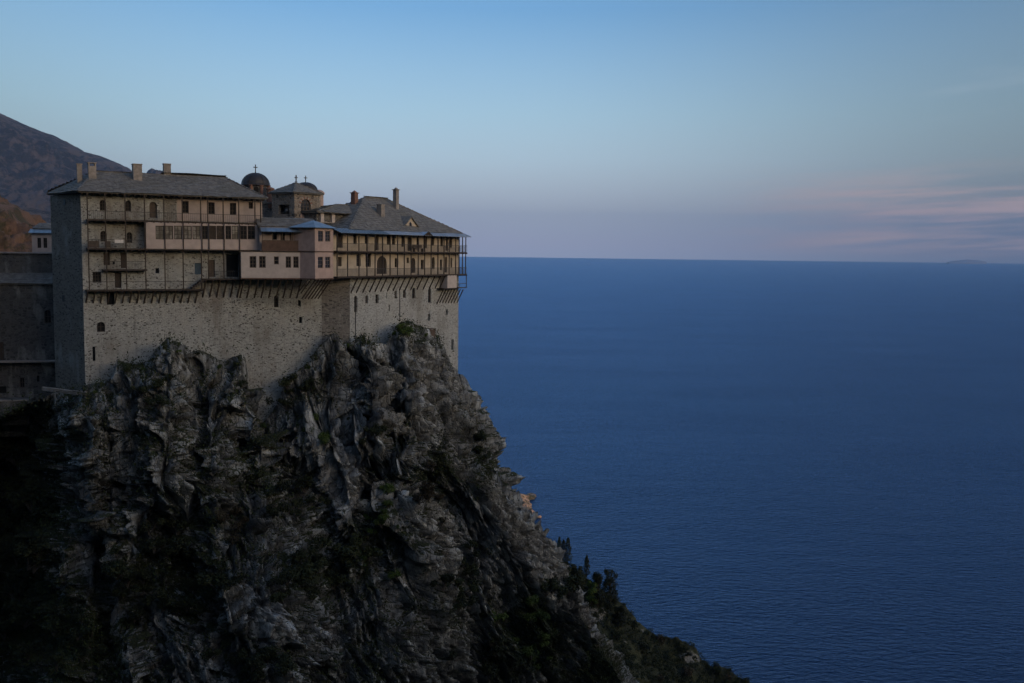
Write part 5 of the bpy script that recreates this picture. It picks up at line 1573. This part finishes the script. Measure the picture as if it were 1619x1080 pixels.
def tree(x, yb, yt, w, label, seed, mat, conical=.5):
    p = low_hit(x, yb) or at(x, yb, 292)
    p = Vector((p.x, p.y, at(x, yb, p.y).z)); H = at(x, yt, p.y).z - p.z; W = w / FPX * p.y / 2
    o = root_at('tree', label, 'tree', p - Vector((0, 0, .6)), 0, 'trees on the lower slope')
    rr = random.Random(seed); m = MB()
    m.tube([(0, 0, -1), (.1, 0, H * .25), (0, .1, H * .6)], [.3, .22, .1], 7)
    lumps = []
    for k in range(26):
        t = .06 + .9 * (k + rr.random()) / 26; a = rr.random() * 6.28
        rad = W * (1 - conical * t) * rr.uniform(.25, .75)
        c = Vector((rad * math.cos(a), rad * math.sin(a), H * t)); lumps.append((c, W * rr.uniform(.36, .56) * (1 - .4 * t)))
        m.tube([(0, 0, H * t * .6), tuple(c * .6 + Vector((0, 0, H * t * .35))), tuple(c)], [.09, .06, .02], 5)
    m.build('trunk', M_BARK, o)
    def shp():
        c, r = rr.choice(lumps); d = Vector((rr.gauss(0, 1), rr.gauss(0, 1), rr.gauss(0, .9))).normalized()
        return c + d * r * rr.uniform(.4, 1.2), d
    v, f = leaf_cloud(rr, 3600, shp, .24)
    me = bpy.data.meshes.new('crown'); me.from_pydata(v, [], f); me.update(); me.materials.append(mat)
    c = bpy.data.objects.new('crown', me); C.objects.link(c); c.parent = o


tree(969, 958, 897, 32, 'tallest dark bushy tree at the edge of the slope against the sea', 21, M_LEAF, .35)
tree(951, 952, 901, 30, 'narrower dark tree just left of the tallest tree', 22, M_LEAF, .5)
tree(942, 950, 917, 22, 'yellowish green low tree in front of the tallest tree', 23, M_LEAF_G, .3)
tree(918, 925, 892, 30, 'rounded dark tree below the small lone cypress', 24, M_LEAF, .2)
tree(900, 925, 897, 26, 'rounded dark tree at the foot of the cypress pair', 25, M_LEAF, .2)
tree(985, 985, 957, 24, 'low dark tree on the slope right below the tallest tree', 26, M_LEAF, .3)
for k, (x, y, r) in enumerate(((1006, 985, 2.2), (1030, 1001, 1.8), (1048, 1010, 2.2), (1078, 1022, 1.8), (1092, 1030, 1.6), (1120, 1050, 2.0), (1135, 1058, 2.2), (1156, 1068, 1.8), (1172, 1078, 2.0), (1060, 1040, 2.2), (1020, 1020, 2.4), (975, 1000, 2.2), (1090, 1062, 2.4), (940, 1000, 1.8), (1000, 1050, 2.4), (960, 1050, 2.0), (905, 1000, 1.6), (1050, 1070, 2.2))):
    p = low_hit(x, y)
    if p: shrub(p - Vector((0, 0, .3)), r, 'dry' if k % 5 == 2 else 'dark', ('brownish' if k % 5 == 2 else 'dark') + ' rounded bush on the lower slope beside the sea', 'bushes on the lower slope, ' + ('brownish' if k % 5 == 2 else 'dark'), 500 + k)

# ------------------------------------------------------------------ the air
hz = MB(); hz.box(-43000, 43000, -9500, 43000, -8, 1900)
hazem = bpy.data.materials.new('haze'); hazem.use_nodes = True
hn, hl = hazem.node_tree.nodes, hazem.node_tree.links
hn.remove(hn['Principled BSDF'])
pv_ = hn.new('ShaderNodeVolumePrincipled')
pv_.inputs['Color'].default_value = (.26, .52, 1.0, 1); pv_.inputs['Density'].default_value = HAZE; pv_.inputs['Anisotropy'].default_value = 0.0
hl.new(pv_.outputs[0], hn['Material Output'].inputs['Volume'])
hzo = hz.build('haze', hazem); hzo['kind'] = 'stuff'; hzo['label'] = 'thin blue evening haze over the sea'; hzo['category'] = 'haze'
